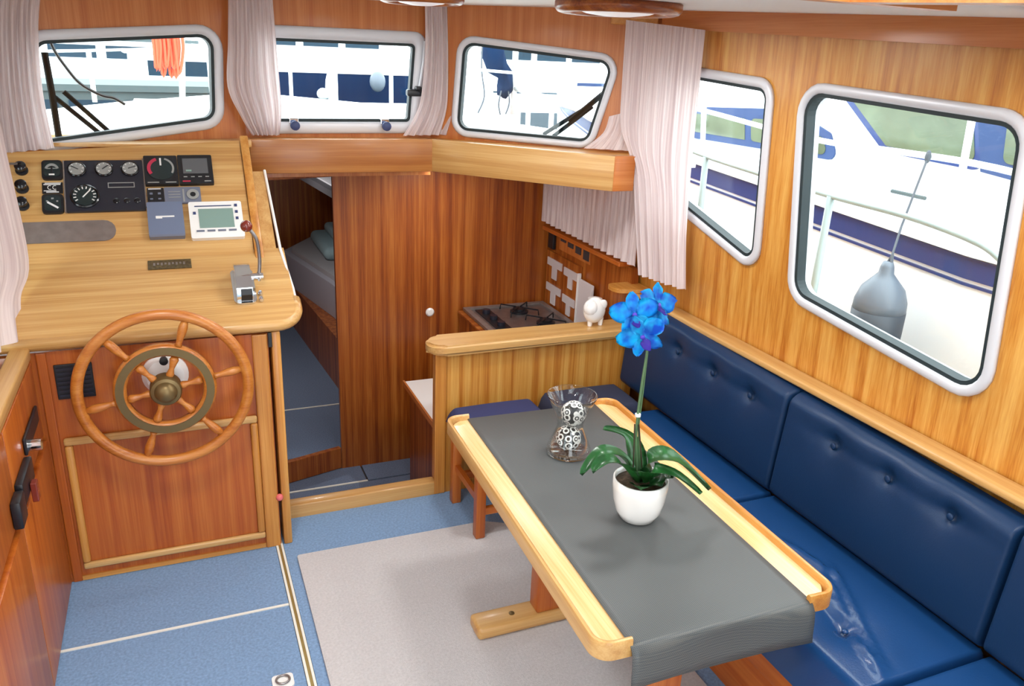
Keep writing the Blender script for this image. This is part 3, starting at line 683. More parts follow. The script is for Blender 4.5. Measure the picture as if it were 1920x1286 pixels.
# steering wheel
sw = thing('steering_wheel', 'varnished wooden ship steering wheel with brass ring and hub', 'steering wheel', (-.092, 2.68, .755))
WF = Fr((-.092, 2.69, .755), (1, 0, 0), (0, 0, 1), (0, -1, 0))
def circ(r, h=0, n=64): return [WF.p(r*math.cos(k*2*math.pi/n), r*math.sin(k*2*math.pi/n), h) for k in range(n)]
obj('rim', tube(BM(), circ(.262), .0185, 12, closed=True), 'wheel_x', sw, smooth='all')
n = 48
cc = lambda r: [(r*math.cos(k*2*math.pi/n), r*math.sin(k*2*math.pi/n)) for k in range(n)]
obj('inner_ring', ring(BM(), WF, cc(.160), cc(.118), -.016, .012, 1), 'wheel_x', sw, smooth='all')
obj('brass_ring', ring(BM(), WF, cc(.152), cc(.127), .0125, .016), 'brass', sw, smooth=True)
obj('hub', lathe(BM(), WF, [(.050, -.03), (.050, .018), (.046, .024), (.036, .026), (.034, .03), (.030, .042), (.018, .05), (0, .052)], 28), 'brass', sw, smooth=True)
for k in range(6):
    a = R(11+60*k); d = WF.u*math.cos(a)+WF.v*math.sin(a); f6 = Fr(WF.p(0, 0, -.002), WF.n, WF.n.cross(d), d)
    s = obj('spoke', lathe(BM(), f6, [(.010, .045), (.013, .055), (.008, .075), (.012, .095), (.015, .108), (.011, .118)], 12), 'wheel_x', sw, smooth='all')
    obj('handle', lathe(BM(), f6, [(.013, .158), (.009, .168), (.010, .178), (.0145, .205), (.015, .225), (.010, .248)], 12), 'wheel_x', sw, smooth='all')
hp = thing('helm_pump', 'white and chrome helm pump flange behind the wheel hub', 'pump', (-.092, 2.81, .755))
obj('flange', lathe(BM(), Fr((-.092, 2.8115, .765), (1, 0, 0), (0, 0, 1), (0, -1, 0)), [(.075, 0), (.075, .012), (.06, .03), (.03, .035), (0, .035)], 28), 'white_gloss', hp, smooth=True)
obj('shaft', tube(BM(), [V(-.092, 2.775, .758), V(-.092, 2.722, .755)], .02, 14), 'chrome', hp, smooth=True)
obj('filler_plug', lathe(BM(), Fr((-.092, 2.797, .822), (1, 0, 0), (0, 0, 1), (0, -1, 0)), [(.014, 0), (.014, .02), (0, .022)], 12), 'black', hp, smooth=True)

# ================================================================== LEFT CABINET
lc = thing('side_cabinet', 'orange wooden side cabinet with black latches at the left edge', 'cabinet', (-.7, 2.0, 0))
obj('body', box(BM(), -.97, -.492, .6, 2.808, .0, .868), 'orange_z', lc)
tp = obj('top', box(BM(), -.97, -.535, .6, 2.79, .869, .878), 'dark_y', lc)
obj('edge_rail', box(BM(), -.535, -.478, .6, 2.788, .869, .908, .007, 3), 'light_y', lc, smooth=True)
d1 = obj('door', box(BM(), -.4915, -.472, 2.252, 2.783, .015, .582, .004), 'orange_z', lc, smooth=True)
obj('door', box(BM(), -.4915, -.472, 1.55, 2.246, .015, .582, .004), 'orange_z', lc, smooth=True)
dr1 = obj('drawer', box(BM(), -.4915, -.480, 2.252, 2.783, .60, .86, .003), 'orange_z', lc, smooth=True)
dr2 = obj('drawer', box(BM(), -.4915, -.480, 1.55, 2.246, .60, .86, .003), 'orange_z', lc, smooth=True)
lt = obj('latch_plate', box(BM(), -.4795, -.470, 2.45, 2.70, .69, .745, .004), 'black', dr1)
lt = obj('latch_knob', tube(BM(), [V(-.4695, 2.50, .70), V(-.44, 2.50, .70)], .018, 14), 'chrome', dr1, smooth=True)
obj('latch_plate', box(BM(), -.4795, -.455, 2.17, 2.245, .61, .69, .005), 'black', dr2, smooth=True)
obj('latch_plate', box(BM(), -.4795, -.458, 2.255, 2.43, .63, .70, .005), 'black', dr1, smooth=True)
obj('latch_lever', box(BM(), -.457, -.440, 2.33, 2.36, .60, .66, .003), 'brown_knob', dr1)
tr = thing('dark_bag', 'dark green folded item lying on the side cabinet under the curtain', 'bag', (-.68, 2.5, .878))
b = BM(); box(b, -.82, -.56, 2.15, 2.72, .879, .93, .02, 3); obj('body', b, 'gasket', tr, smooth=True)
obj('strap', box(BM(), -.60, -.556, 2.15, 2.72, .884, .890), 'canvas_grey', tr)

# ================================================================== CURTAINS
def P3(fr, s, z, c): return tuple(fr.p(s, z, c))
curtain('curtain', 'pale pink curtain at the far left of the helm window', [P3(LFR, *on_fr(LFR, u, v, .06), .06) for u, v in ((76, -8), (72, 60), (80, 170), (102, 278))],
        [P3(LFR, *on_fr(LFR, u, v, .06), .06) for u, v in ((-120, -8), (-120, 100), (-120, 300))], 10, .016, seed=3, group='window curtains')
curtain('curtain', 'pale pink curtain hanging low beside the side cabinet', [(-.51, 3.04, 2.0), (-.49, 3.04, 1.48), (-.475, 3.02, 1.14), (-.505, 2.95, 1.03), (-.50, 2.86, .93)],
        [(-.80, 1.9, 2.0), (-.80, 1.9, 1.4), (-.80, 1.9, .96)], 10, .022, seed=5, group='window curtains')
curtain('curtain', 'gathered pale pink curtain between the helm window and middle window', [P3(CFR, -.035, 2.03, .05), P3(CFR, -.05, 1.85, .06), P3(CFR, -.065, 1.68, .07), P3(CFR, -.02, 1.56, .06), P3(CFR, .02, 1.485, .05)],
        [P3(CFR, .135, 2.03, .05), P3(CFR, .14, 1.8, .06), P3(CFR, .145, 1.6, .06), P3(CFR, .132, 1.485, .05)], 6, .016, seed=8, group='window curtains')
curtain('curtain', 'gathered pale pink curtain between the middle and right windows', [P3(CFR, .775, 2.04, .05), P3(CFR, .775, 1.85, .055), P3(CFR, .755, 1.65, .06), P3(CFR, .72, 1.56, .06), P3(CFR, .675, 1.485, .05)],
        [P3(CFR, .915, 2.04, .04), P3(CFR, .925, 1.8, .05), P3(CFR, .93, 1.62, .05), P3(CFR, .90, 1.49, .05)], 6, .016, seed=9, group='window curtains')
curtain('curtain', 'long pale pink curtain in the corner beside the settee', [(1.735, 3.03, 2.0), (1.735, 3.02, 1.75), (1.735, 3.0, 1.58), (1.765, 2.94, 1.45), (1.80, 2.92, 1.2), (1.815, 2.88, .98)],
        [(1.868, 2.67, 1.965), (1.868, 2.66, 1.5), (1.868, 2.64, 1.2), (1.865, 2.60, .985)], 8, .020, seed=12, group='window curtains')
curtain('curtain', 'pale pink curtain tail spread over the end of the angled shelf', [P3(RFR, .84, 1.62, .055), P3(RFR, .82, 1.55, .06), P3(RFR, .745, 1.483, .08)],
        [P3(RFR, .97, 1.66, .045), P3(RFR, .97, 1.58, .05), P3(RFR, .975, 1.484, .055)], 4, .010, seed=13, nv=12, group='window curtains')
curtain('curtain', 'short pale pink curtain over the galley side window', [(1.845, 3.97, 1.33), (1.845, 3.97, 1.15), (1.845, 3.97, 1.0)],
        [(1.855, 2.98, 1.33), (1.855, 2.98, 1.15), (1.855, 2.98, .985)], 16, .013, seed=14, nv=12, group='window curtains')

# ================================================================== GALLEY
struct(obj('trim_10', box(BM(), 1.862, 1.95, 3.13, 3.99, .945, .968, .004), 'orange_y'), 'narrow wooden rail along the galley side wall under the curtain', 'trim')
struct(obj('wall_galley_lining', box(BM(), 1.915, 1.95, 3.09, 3.99, .40, .944), 'dark_z'), 'mahogany lining of the galley side wall', 'wall')
gc = thing('galley_counter', 'wooden galley counter unit under the hob', 'counter', (1.65, 3.55, -.363))
obj('body', box(BM(), 1.385, 1.91, 3.10, 3.985, -.362, .498), 'dark_z', gc)
obj('worktop', box(BM(), 1.375, 1.912, 3.10, 3.985, .499, .512, .003), 'dark_x', gc)
hb_ = thing('gas_hob', 'steel gas hob with black pan supports behind the half wall', 'hob', (1.64, 3.75, .513))
obj('tray', box(BM(), 1.40, 1.885, 3.50, 3.975, .513, .522, .003), 'steel', hb_)
ps = [(1.40, 3.50), (1.885, 3.50), (1.885, 3.975), (1.40, 3.975)]
obj('rim', ring(BM(), Fr((0, 0, 0), (1, 0, 0), (0, 1, 0)), ps, inset(ps, .03), .5225, .532), 'plate_grey', hb_)
obj('control_strip', box(BM(), 1.455, 1.535, 3.58, 3.93, .5222, .528, .002), 'black', hb_)
for k in range(3): obj('control_knob', lathe(BM(), Fr((1.495, 3.64+k*.11, .5285), (1, 0, 0), (0, 1, 0)), [(.022, 0), (.02, .02), (0, .02)], 14), 'panel_black', hb_, smooth=True)
for cx, cy in ((1.68, 3.84), (1.74, 3.62)):
    obj('burner', lathe(BM(), Fr((cx, cy, .5225), (1, 0, 0), (0, 1, 0)), [(.05, 0), (.05, .01), (.035, .016), (.035, .024), (0, .024)], 20), 'black', hb_, smooth=True)
    for k in range(4):
        a = R(45+90*k); q = V(math.cos(a), math.sin(a), 0)
        obj('pan_support', tube(BM(), [V(cx, cy, .552)+q*.02, V(cx, cy, .552)+q*.11, V(cx, cy, .5235)+q*.115], .004, 6), 'black', hb_)
rk = thing('crockery_rack', 'mahogany wall rack with white T-shaped openings above the hob', 'rack', (1.9, 3.75, .5))
obj('board', box(BM(), 1.900, 1.914, 3.58, 3.985, .515, .83), 'dark_z', rk)
GW = Fr((1.9, 0, 0), (0, -1, 0), (0, 0, 1), (-1, 0, 0))
def tee(y0, y1, z0, z1):
    w = y0-y1; return [(-y0, z1), (-y0, z1-.042), (-y0+w*.34, z1-.042), (-y0+w*.34, z0), (-y0+w*.66, z0), (-y0+w*.66, z1-.042), (-y0+w, z1-.042), (-y0+w, z1)]
for (y0, y1, z0, z1) in ((3.965, 3.785, .685, .795), (3.755, 3.60, .685, .788), (3.965, 3.785, .54, .650), (3.755, 3.61, .535, .638)):
    obj('white_inlay', prism(BM(), GW, tee(y0, y1, z0, z1), .0003, .006), 'tile_white', rk)
pp = thing('white_tray', 'pale upright tray with thin edge standing against the galley wall', 'tray', (1.89, 3.48, .513))
obj('panel', box(BM(), 1.885, 1.898, 3.41, 3.56, .513, .775, .003), 'tile_white', pp); obj('edge', box(BM(), 1.880, 1.90, 3.561, 3.569, .513, .80), 'white', pp)
cu = thing('white_jar', 'pale narrow jar standing beside the upright tray', 'jar', (1.86, 3.31, .513))
obj('body', lathe(BM(), Fr((1.852, 3.31, .513), (1, 0, 0), (0, 1, 0)), [(.035, 0), (.04, .02), (.04, .19), (.033, .21)], 16), 'tile_white', cu, smooth=True); obj('lid', lathe(BM(), Fr((1.852, 3.31, .7235), (1, 0, 0), (0, 1, 0)), [(.036, 0), (.036, .02), (.01, .028), (0, .03)], 16), 'white', cu, smooth=True)
vg = thing('wall_grille', 'dark wooden ventilation grille under the galley curtain', 'vent', (1.913, 3.68, .85))
for k in range(4): obj('slot', box(BM(), 1.906, 1.9145, 3.51+k*.09, 3.57+k*.09, .875+k*.012, .935+k*.012), 'underside', vg)
obj('frame', box(BM(), 1.9105, 1.9148, 3.50, 3.86, .86, .944), 'red_z', vg)
tag(obj('black_speaker_strip', box(BM(), 1.895, 1.9145, 3.91, 3.975, .845, .940, .004), 'black'), 'narrow black unit in the galley corner by the bulkhead', 'unit')
sc_ = thing('step_cabinet', 'low mahogany galley cabinet with white worktop beside the step', 'cabinet', (1.2, 3.4, -.363))
obj('body', box(BM(), 1.012, 1.372, 3.10, 3.66, -.362, .232), 'dark_z', sc_); obj('worktop', box(BM(), .995, 1.372, 3.10, 3.70, .233, .25, .003), 'white_gloss', sc_)
obj('edge_lip', box(BM(), .985, .9945, 3.10, 3.70, .228, .256), 'red_y', sc_)

# half wall between galley and dinette
hwl = struct(obj('wall_partition', box(BM(), .945, 1.90, 2.992, 3.05, -.36, .664), 'wall_z'), 'honey wood half wall between the galley and the table', 'wall')
obj('end_stile', box(BM(), .935, .985, 2.982, 2.9915, .0, .664, .004), 'honey_z', hwl)
cp = rpoly([(.905, 2.945), (1.875, 2.945), (1.875, 3.09), (.905, 3.09)], [.07, 0, 0, .07], 8)
b = prism(BM(), Fr((0, 0, 0), (1, 0, 0), (0, 1, 0)), cp, .665, .712)
bmesh.ops.bevel(b, geom=[e for e in b.edges if abs(e.verts[0].co.z-e.verts[1].co.z) < 1e-6], offset=.012, segments=3, affect='EDGES')
obj('cap', b, 'light_x', hwl, smooth=True)
og = thing('white_figurine', 'small rounded white figurine on stubby legs on the half wall cap', 'figurine', (1.69, 3.02, .712))
b = sphere(BM(), V(1.69, 3.02, .786), .054, 18, 12, (1, .7, 1.12))
obj('body', b, 'white_gloss', og, smooth='all')
obj('head', sphere(BM(), V(1.668, 3.012, .80), .036, 14, 10, (1, .9, 1.1)), 'white_gloss', og, smooth='all')
for x in (1.672, 1.725): obj('leg', tube(BM(), [V(x, 3.02, .7125), V(x, 3.02, .75)], [.010, .014], 10), 'white_gloss', og, smooth=True)
for s in (-1, 1): obj('ear', sphere(BM(), V(1.69+s*.03, 2.998, .815), .022, 12, 8, (1, .3, 1.1)), 'white_gloss', og, smooth='all')

# forward cabin bed
bd = thing('berth', 'wooden forward berth with grey mattress and pale bedding', 'bed', (1.3, 5.8, -.3))
XY = Fr((0, 0, 0), (1, 0, 0), (0, 1, 0))
obj('base', prism(BM(), XY, [(.78, 6.35), (.885, 4.95), (.93, 4.5), (1.98, 4.5), (1.98, 7.2), (1.2, 7.2)], -.30, .06), 'dark_z', bd)
b = prism(BM(), XY, rpoly([(.735, 6.45), (.945, 5.4), (1.04, 4.5), (1.98, 4.5), (1.98, 7.2), (1.2, 7.2)], .08, 4), .062, .30)
bmesh.ops.bevel(b, geom=[e for e in b.edges if e.verts[0].co.z > .29 and e.verts[1].co.z > .29], offset=.04, segments=4, affect='EDGES')
obj('mattress', b, 'mattress', bd, smooth=True)
b = prism(BM(), XY, rpoly([(.80, 6.42), (1.0, 5.35), (1.09, 4.55), (1.95, 4.55), (1.95, 7.15), (1.25, 7.15)], .1, 4), .301, .335)
bmesh.ops.bevel(b, geom=[e for e in b.edges if e.verts[0].co.z > .33 and e.verts[1].co.z > .33], offset=.02, segments=3, affect='EDGES')
obj('sheet', b, 'sheet_grey', bd, smooth=True)
dv = thing('duvet', 'pale teal folded duvet on the forward berth', 'duvet', (1.3, 6.3, .336))
b = BM(); box(b, .98, 1.6, 5.9, 6.6, .336, .44, .05, 4); obj('body', b, 'sheet_teal', dv, smooth=True)
b = BM(); box(b, 1.08, 1.6, 5.95, 6.5, .441, .52, .035, 4); obj('fold', b, 'sheet_teal', dv, smooth=True)
cs = thing('cabin_shelf', 'dark shelf high in the forward cabin with a pale lining', 'shelf', (.95, 5.2, 1.0))
b = prism(BM(), XY, [(.72, 5.9), (.86, 4.5), (1.98, 4.5), (1.98, 5.9)], 1.02, 1.06); obj('board', b, 'underside', cs)
obj('pale_lining', prism(BM(), XY, [(.78, 5.85), (.90, 4.55), (1.18, 4.55), (1.18, 5.85)], 1.061, 1.07), 'sheet_grey', cs)

# ================================================================== SETTEE
struct(obj('trim_11', box(BM(), 1.888, 1.966, -.6, 3.10, .828, .852, .008, 3), 'light_y', smooth=True), 'long honey wood ledge along the top of the settee back', 'trim')
b = prism(BM(), XY, rpoly([(1.80, 3.13), (1.80, 3.03), (1.96, 2.98), (1.96, 3.13)], [.035, .05, 0, 0], 6), .853, .872)
struct(obj('trim_12', b, 'honey_y'), 'rounded end of the ledge behind the orchid', 'trim')
st = thing('settee', 'navy blue leather settee with buttoned back along the right wall', 'settee', (1.6, 1.8, 0))
obj('plinth', box(BM(), 1.462, 1.90, -.3, 2.975, 0, .285), 'orange_y', st)
obj('plinth_rail', box(BM(), 1.43, 1.461, -.3, 2.975, .20, .285, .005), 'orange_y', st, smooth=True)
def wr1(a, b):
    s = 0
    for (a0, b0, a1, b1, w_, k) in ((.0, .10, .48, .30, .010, .007), (.02, .13, .46, .34, .008, .007), (.05, .12, .44, .24, .007, .006), (.30, .25, .60, .20, .009, .008), (.36, .30, .62, .27, .010, .008), (.5, .2, .72, .15, .012, .006)):
        d = V(a1-a0, b1-b0); L = d.length; d /= L; q = V(a-a0, b-b0); t = q.dot(d); dist = abs(q.x*d.y-q.y*d.x)
        f = max(0, min(1, min(t, L-t)/.06)); s += 1.7*k*f*math.exp(-(dist/w_)**2)
    return s
SY = [(-.3, 1.078), (1.08, 1.928), (1.93, 2.69)]
for i, (y0, y1) in enumerate(SY):
    L = y1-y0; f = Fr((1.405, y0, .29), (0, 1, 0), (1, 0, 0), (0, 0, 1))
    bt = [(.20, .165), (.60, .165)] if i == 1 else [(L*.3, .165), (L*.7, .165)]
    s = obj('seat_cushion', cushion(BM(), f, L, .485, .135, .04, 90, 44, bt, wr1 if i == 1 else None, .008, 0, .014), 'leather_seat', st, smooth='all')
    for (ba, bb) in bt: obj('button', sphere(BM(), f.p(ba, bb, .124), .010, 12, 8, (1, 1, .5)), 'leather_seat', s, smooth='all')
BY = [(-.3, 1.080, ()), (1.082, 1.920, (1.267, 1.482, 1.701)), (1.922, 2.97, (2.118, 2.344, 2.585, 2.80))]
for i, (y0, y1, bs) in enumerate(BY):
    f = Fr((1.886, y0, .425), (0, 1, 0), (.035, 0, .42), (-1, 0, .083)); L = y1-y0
    bt = [(y-y0, .295) for y in bs] or [(L*.25, .295), (L*.5, .295), (L*.75, .295)]
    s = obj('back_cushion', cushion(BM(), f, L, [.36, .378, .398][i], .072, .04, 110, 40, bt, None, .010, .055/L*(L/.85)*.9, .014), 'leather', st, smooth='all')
    for (ba, bb) in bt: obj('button', sphere(BM(), f.p(ba, bb, .058), .011, 12, 8, (.5, 1, 1)), 'leather', s, smooth='all')
cc_ = tag(obj('corner_cushion', cushion(BM(), Fr((1.40, 2.70, .29), (1, 0, 0), (0, 1, 0), (0, 0, 1)), .41, .275, .155, .035, 24, 24), 'grey_cloth', smooth='all'), 'dark grey seat cushion in the corner against the half wall', 'cushion')

# stool with a navy cushion
sl_ = thing('stool', 'low wooden stool beside the far end of the table', 'stool', (1.19, 2.75, 0))
for x in (1.005, 1.345):
    for y in (2.60, 2.90): obj('leg', box(BM(), x-.02, x+.02, y-.02, y+.02, .0095 if y < 2.8 else .001, .338, .004), 'orange_z', sl_, smooth=True)
obj('seat_frame', box(BM(), .985, 1.365, 2.58, 2.92, .339, .365, .005), 'orange_x', sl_, smooth=True)
for y in (2.60, 2.90): obj('stretcher', box(BM(), 1.026, 1.324, y-.01, y+.01, .11, .14), 'orange_x', sl_)
for x in (1.005, 1.345): obj('stretcher', box(BM(), x-.01, x+.01, 2.621, 2.879, .16, .19), 'orange_y', sl_)
b = cushion(BM(), Fr((.975, 2.56, .366), (1, 0, 0), (0, 1, 0), (0, 0, 1)), .40, .40, .07, .04, 28, 28)
tag(obj('stool_cushion', b, 'navy_cloth', smooth='all'), 'navy cloth cushion lying on the wooden stool', 'cushion')

# ================================================================== TABLE
tb = thing('saloon_table', 'varnished wooden saloon table with raised rails and rounded corners', 'table', (1.1, 1.8, 0))
X0, X1, Y0, Y1 = .785, 1.442, 1.215, 2.43
def skew(bm):          # the table stands turned a little
    a = R(-2.0); bmesh.ops.rotate(bm, verts=bm.verts[:], cent=(1.11, 1.82, 0), matrix=Matrix.Rotation(a, 3, 'Z')); return bm
Pt = [(X0, Y0), (X1, Y0), (X1, Y1), (X0, Y1)]
obj('tabletop', skew(prism(BM(), XY, rpoly(Pt, .085, 8), .598, .622)), 'glare_wood_y', tb)
obj('underframe', skew(prism(BM(), XY, rpoly(inset(Pt, .014), .075, 8), .574, .5975)), 'underside', tb)
def sweep_rail(pts):
    bm = BM(); P = [Vector((p[0], p[1], 0)) for p in pts]; rings = []
    prof = [(-.008, .594), (-.008, .636), (-.005, .641), (0, .643), (.004, .641), (.006, .636), (.006, .6225), (.006, .594)]
    for i in range(len(P)):
        t = (P[min(i+1, len(P)-1)]-P[max(i-1, 0)]).normalized(); n = V(t.y, -t.x, 0)
        rings.append([bm.verts.new(P[i]-n*a*-1+V(0, 0, z)) for a, z in prof])
    for A, B in zip(rings, rings[1:]):
        for k in range(len(prof)): bm.faces.new((A[k], A[(k+1) % len(prof)], B[(k+1) % len(prof)], B[k]))
    bm.faces.new(rings[0]); bm.faces.new(rings[-1]); return skew(bm)
def railpath(side):
    e = .0; xs = X0+e if side < 0 else X1-e; xi = .868 if side < 0 else 1.355
    q = rpoly([(xi, Y0+e), (xs, Y0+e), (xs, Y1-e), (xi, Y1-e)], [0, .085, .085, 0], 8)
    return q if side > 0 else q
obj('rail', sweep_rail(railpath(-1)[::-1]), 'light_y', tb, smooth=True); obj('rail', sweep_rail(railpath(1)), 'honey_y', tb, smooth=True)
for (lx, ly) in ((1.06, 2.06), (1.08, 1.42)):
    obj('leg', box(BM(), lx-.055, lx+.055, ly-.032, ly+.032, .058 if ly > 1.9 else .058, .567, .006), 'orange_z', tb, smooth=True)
    f = obj('foot_bar', box(BM(), .79, 1.30, ly-.045, ly+.05, .0095, .057, .014, 3), 'light_x', tb, smooth=True)
    obj('bolt', lathe(BM(), Fr((.925, ly, .0575), (1, 0, 0), (0, 1, 0)), [(.010, 0), (.010, .002), (0, .003)], 12), 'brass', f)
# woven runner over the table, hanging over the near end
bm = BM(); mx0, mx1 = lambda y: .862, lambda y: 1.362
prof = [(2.425, .6245), (2.2, .6245), (1.8, .6245), (1.4, .6245), (1.235, .6245), (1.215, .6245), (1.206, .619), (1.202, .605), (1.198, .575), (1.196, .545), (1.193, .522)]
nx = 24; rows = []
for (y, z) in prof:
    row = []
    for i in range(nx+1):
        t = i/nx; x = lerp(mx0(max(y, 1.2)), mx1(y), t); zz = z if z > .6 else z+.004*math.sin(t*9); yy = y-(0 if z > .61 else .006*math.sin(t*7+1))
        row.append(bm.verts.new((x, yy, zz)))
    rows.append(row)
for A, B in zip(rows, rows[1:]):
    for i in range(nx): bm.faces.new((A[i], A[i+1], B[i+1], B[i]))
skew(bm)
o = obj('table_runner', bm, 'woven_mat', smooth='all'); tag(o, 'dark grey woven runner draped over the table', 'table runner')
md = o.modifiers.new('thick', 'SOLIDIFY'); md.thickness = .0025; md.offset = 1

# vase with two patterned balls
vc = (1.114, 2.09); vf = Fr((vc[0], vc[1], .628), (1, 0, 0), (0, 1, 0))
po = [(.0, 0), (.070, 0), (.074, .006), (.072, .02), (.058, .055), (.044, .09), (.042, .105), (.050, .135), (.068, .175), (.082, .205)]
pi_ = [(r-.003, h) for r, h in po[::-1][:-2]]+[(.06, .012), (0, .012)]
tag(obj('glass_vase', lathe(BM(), vf, po+[(.0805, .207)]+pi_, 36), 'vase_glass', smooth='all'), 'clear hourglass shaped glass vase on the table', 'vase')
tag(obj('patterned_ball', sphere(BM(), V(1.108, 2.085, .684), .042, 24, 16), 'ball_pattern', smooth='all'), 'lower black and white patterned ball in the glass vase', 'ball', 'patterned balls')
tag(obj('patterned_ball', sphere(BM(), V(1.122, 2.088, .768), .0415, 24, 16), 'ball_pattern', smooth='all'), 'upper black and white patterned ball in the glass vase', 'ball', 'patterned balls')

# orchid
oc = V(1.125, 1.67, .6275)
oh = thing('potted_orchid', 'blue orchid with green leaves in a white ceramic pot', 'plant', oc)
obj('pot', lathe(BM(), Fr(oc, (1, 0, 0), (0, 1, 0)), [(0, 0), (.034, 0), (.050, .006), (.064, .03), (.073, .065), (.077, .10), (.077, .128), (.073, .129), (.072, .11), (.06, .085), (0, .085)], 36), 'white_gloss', oh, smooth='all')
obj('bark_soil', lathe(BM(), Fr(oc, (1, 0, 0), (0, 1, 0)), [(.0705, .1), (.0705, .114), (.04, .122), (0, .124)], 24), 'bark', oh, smooth='all')
def leaf(pts, wid, up=.012, n=14):
    P = smooth_path(pts, 5); bm = BM(); rows = []; N = len(P)-1
    for i, p in enumerate(P):
        t = (P[min(i+1, N)]-P[max(i-1, 0)]).normalized(); s = t.cross(V(0, 0, 1)).normalized(); nn = s.cross(t); k = i/N
        w_ = wid*(math.sin(math.pi*min(1, k*.86+.14))**.6)*(1 if k < .97 else .4)
        rows.append([bm.verts.new(p+s*w_*a+nn*(up*abs(a)**1.5)) for a in (-1, -.5, 0, .5, 1)])
    for A, B in zip(rows, rows[1:]):
        for i in range(4): bm.faces.new((A[i], A[i+1], B[i+1], B[i]))
    bmesh.ops.solidify(bm, geom=bm.faces[:], thickness=.002); return bm
top = oc+V(0, 0, .125)
for pts, wd in (([top+V(-.01, 0, -.01), at(1165, 858, y=1.69), at(1130, 853, y=1.69), at(1092, 892, y=1.69)], .034),
                ([top+V(0, .01, -.01), at(1190, 850, y=1.73), at(1170, 818, y=1.77), at(1130, 806, y=1.79)], .030),
                ([top+V(.01, 0, -.01), at(1220, 862, y=1.66), at(1265, 862, y=1.63), at(1328, 920, y=1.60)], .046),
                ([top+V(.0, -.02, -.005), at(1222, 885, y=1.60), at(1265, 893, y=1.58), at(1312, 928, y=1.55)], .030),
                ([top+V(-.02, -.01, -.005), at(1165, 872, y=1.63), at(1135, 868, y=1.63), at(1112, 888, y=1.62)], .026),
                ([top+V(.0, -.03, -.008), top+V(.01, -.055, .012), top+V(.02, -.075, .012)], .040),
                ([top+V(-.02, -.03, -.008), top+V(-.035, -.055, .01), top+V(-.045, -.070, .010)], .036),
                ([top+V(.02, -.02, -.006), top+V(.05, -.03, .014), top+V(.074, -.038, .008)], .036)):
    obj('leaf', leaf(pts, wd), 'leaf', oh, smooth='all')
yS = 1.70
stp = smooth_path([top+V(0, .02, -.01), at(1193, 810, y=yS), at(1202, 730, y=yS), at(1213, 660, y=yS), at(1216, 610, y=yS), at(1200, 575, y=yS), at(1180, 560, y=yS)], 6)
obj('flower_stem', tube(BM(), stp, .0035, 8), 'stem', oh, smooth='all')
obj('support_stick', tube(BM(), [top+V(.01, .022, -.01), at(1197, 800, y=yS+.004), at(1206, 730, y=yS+.004), at(1214, 662, y=yS+.004)], .0026, 6), 'stem', oh)
obj('support_stick', tube(BM(), [top+V(-.012, .022, -.01), at(1190, 795, y=yS-.004)], .0022, 6), 'stick', oh)
obj('support_stick', tube(BM(), [top+V(.014, .012, -.01), at(1198, 795, y=yS-.004)], .0022, 6), 'stick', oh)
obj('stem_clip', lathe(BM(), Fr(at(1196, 778, y=yS)-V(0, 0, .004), (1, 0, 0), (0, 1, 0)), [(.008, 0), (.008, .008)], 10), 'white_soft', oh)
def petal(fr, ang, L, W, curl):
    bm = BM(); rows = []; n = 7
    d = fr.u*math.cos(ang)+fr.v*math.sin(ang); s = -fr.u*math.sin(ang)+fr.v*math.cos(ang)
    for i in range(n+1):
        k = i/n; w_ = W*math.sin(math.pi*(k*.88+.08))**.7
        rows.append([bm.verts.new(fr.o+d*(.004+L*k)+s*(w_*a)+fr.n*(curl*k*k*L - .10*W*abs(a)**2*2+.004*math.sin(9*k+5*a))) for a in (-1, -.6, 0, .6, 1)])
    for A, B in zip(rows, rows[1:]):
        for i in range(4): bm.faces.new((A[i], A[i+1], B[i+1], B[i]))
    bmesh.ops.solidify(bm, geom=bm.faces[:], thickness=.0012); return bm
blooms = [((1190, 590), 1.66, .058, (-.35, -1, .1), .2), ((1205, 632), 1.64, .060, (-.3, -1, -.1), .5), ((1236, 572), 1.69, .060, (.35, -1, .35), -.3), ((1222, 598), 1.70, .052, (.5, -.9, 0), .9)]
for (px, yy, L, nd, rot) in blooms:
    n_ = V(*nd).normalized(); u_ = V(0, 0, 1).cross(n_).normalized(); fr = Fr(at(*px, y=yy), u_, n_.cross(u_), n_)
    ob = obj('bloom', lathe(BM(), fr, [(.006, -.004), (.006, .002), (0, .004)], 10), 'lip_purple', oh)
    for k, (a, l, w_) in enumerate(((90, .95, .5), (18, 1.05, .78), (162, 1.05, .78), (-54, .9, .5), (234, .9, .5))):
        obj('petal', petal(fr, R(a)+rot, L*l, L*w_*.62, .12 if k % 2 else -.1), 'petal_blue', ob, smooth='all')
    obj('lip', petal(Fr(fr.p(0, 0, .006), fr.u, fr.v, fr.n), R(-90)+rot, L*.42, L*.22, .9), 'lip_purple', ob, smooth='all')
    obj('stalk', tube(BM(), [fr.p(0, 0, -.004), fr.p(0, 0, -.02), at(1205, 580, y=yS)], .002, 6), 'stem', oh)

# rug and floor ring
bm = BM(); prism(bm, XY, rpoly([(.300, 2.705), (1.06, 2.70), (1.40, 2.52), (1.40, .2), (.292, .2)], .01, 2), .0005, .009)
tag(obj('rug', bm, 'rug'), 'pale grey rug under the table', 'rug')
rg = thing('floor_ring_pull', 'small white ring pull set into the blue floor', 'ring pull', (.165, 2.065, 0))
obj('plate', prism(BM(), Fr((.165, 2.06, 0), (1, 0, 0), (0, 1, 0)), rpoly([(-.032, -.03), (.032, -.03), (.032, .03), (-.032, .03)], .012, 4), .0005, .006), 'white', rg)
obj('ring', tube(BM(), [V(.165+.02*math.cos(k*math.pi/12), 2.062+.018*math.sin(k*math.pi/12), .010) for k in range(24)], .0035, 8, closed=True), 'steel', rg, smooth='all')

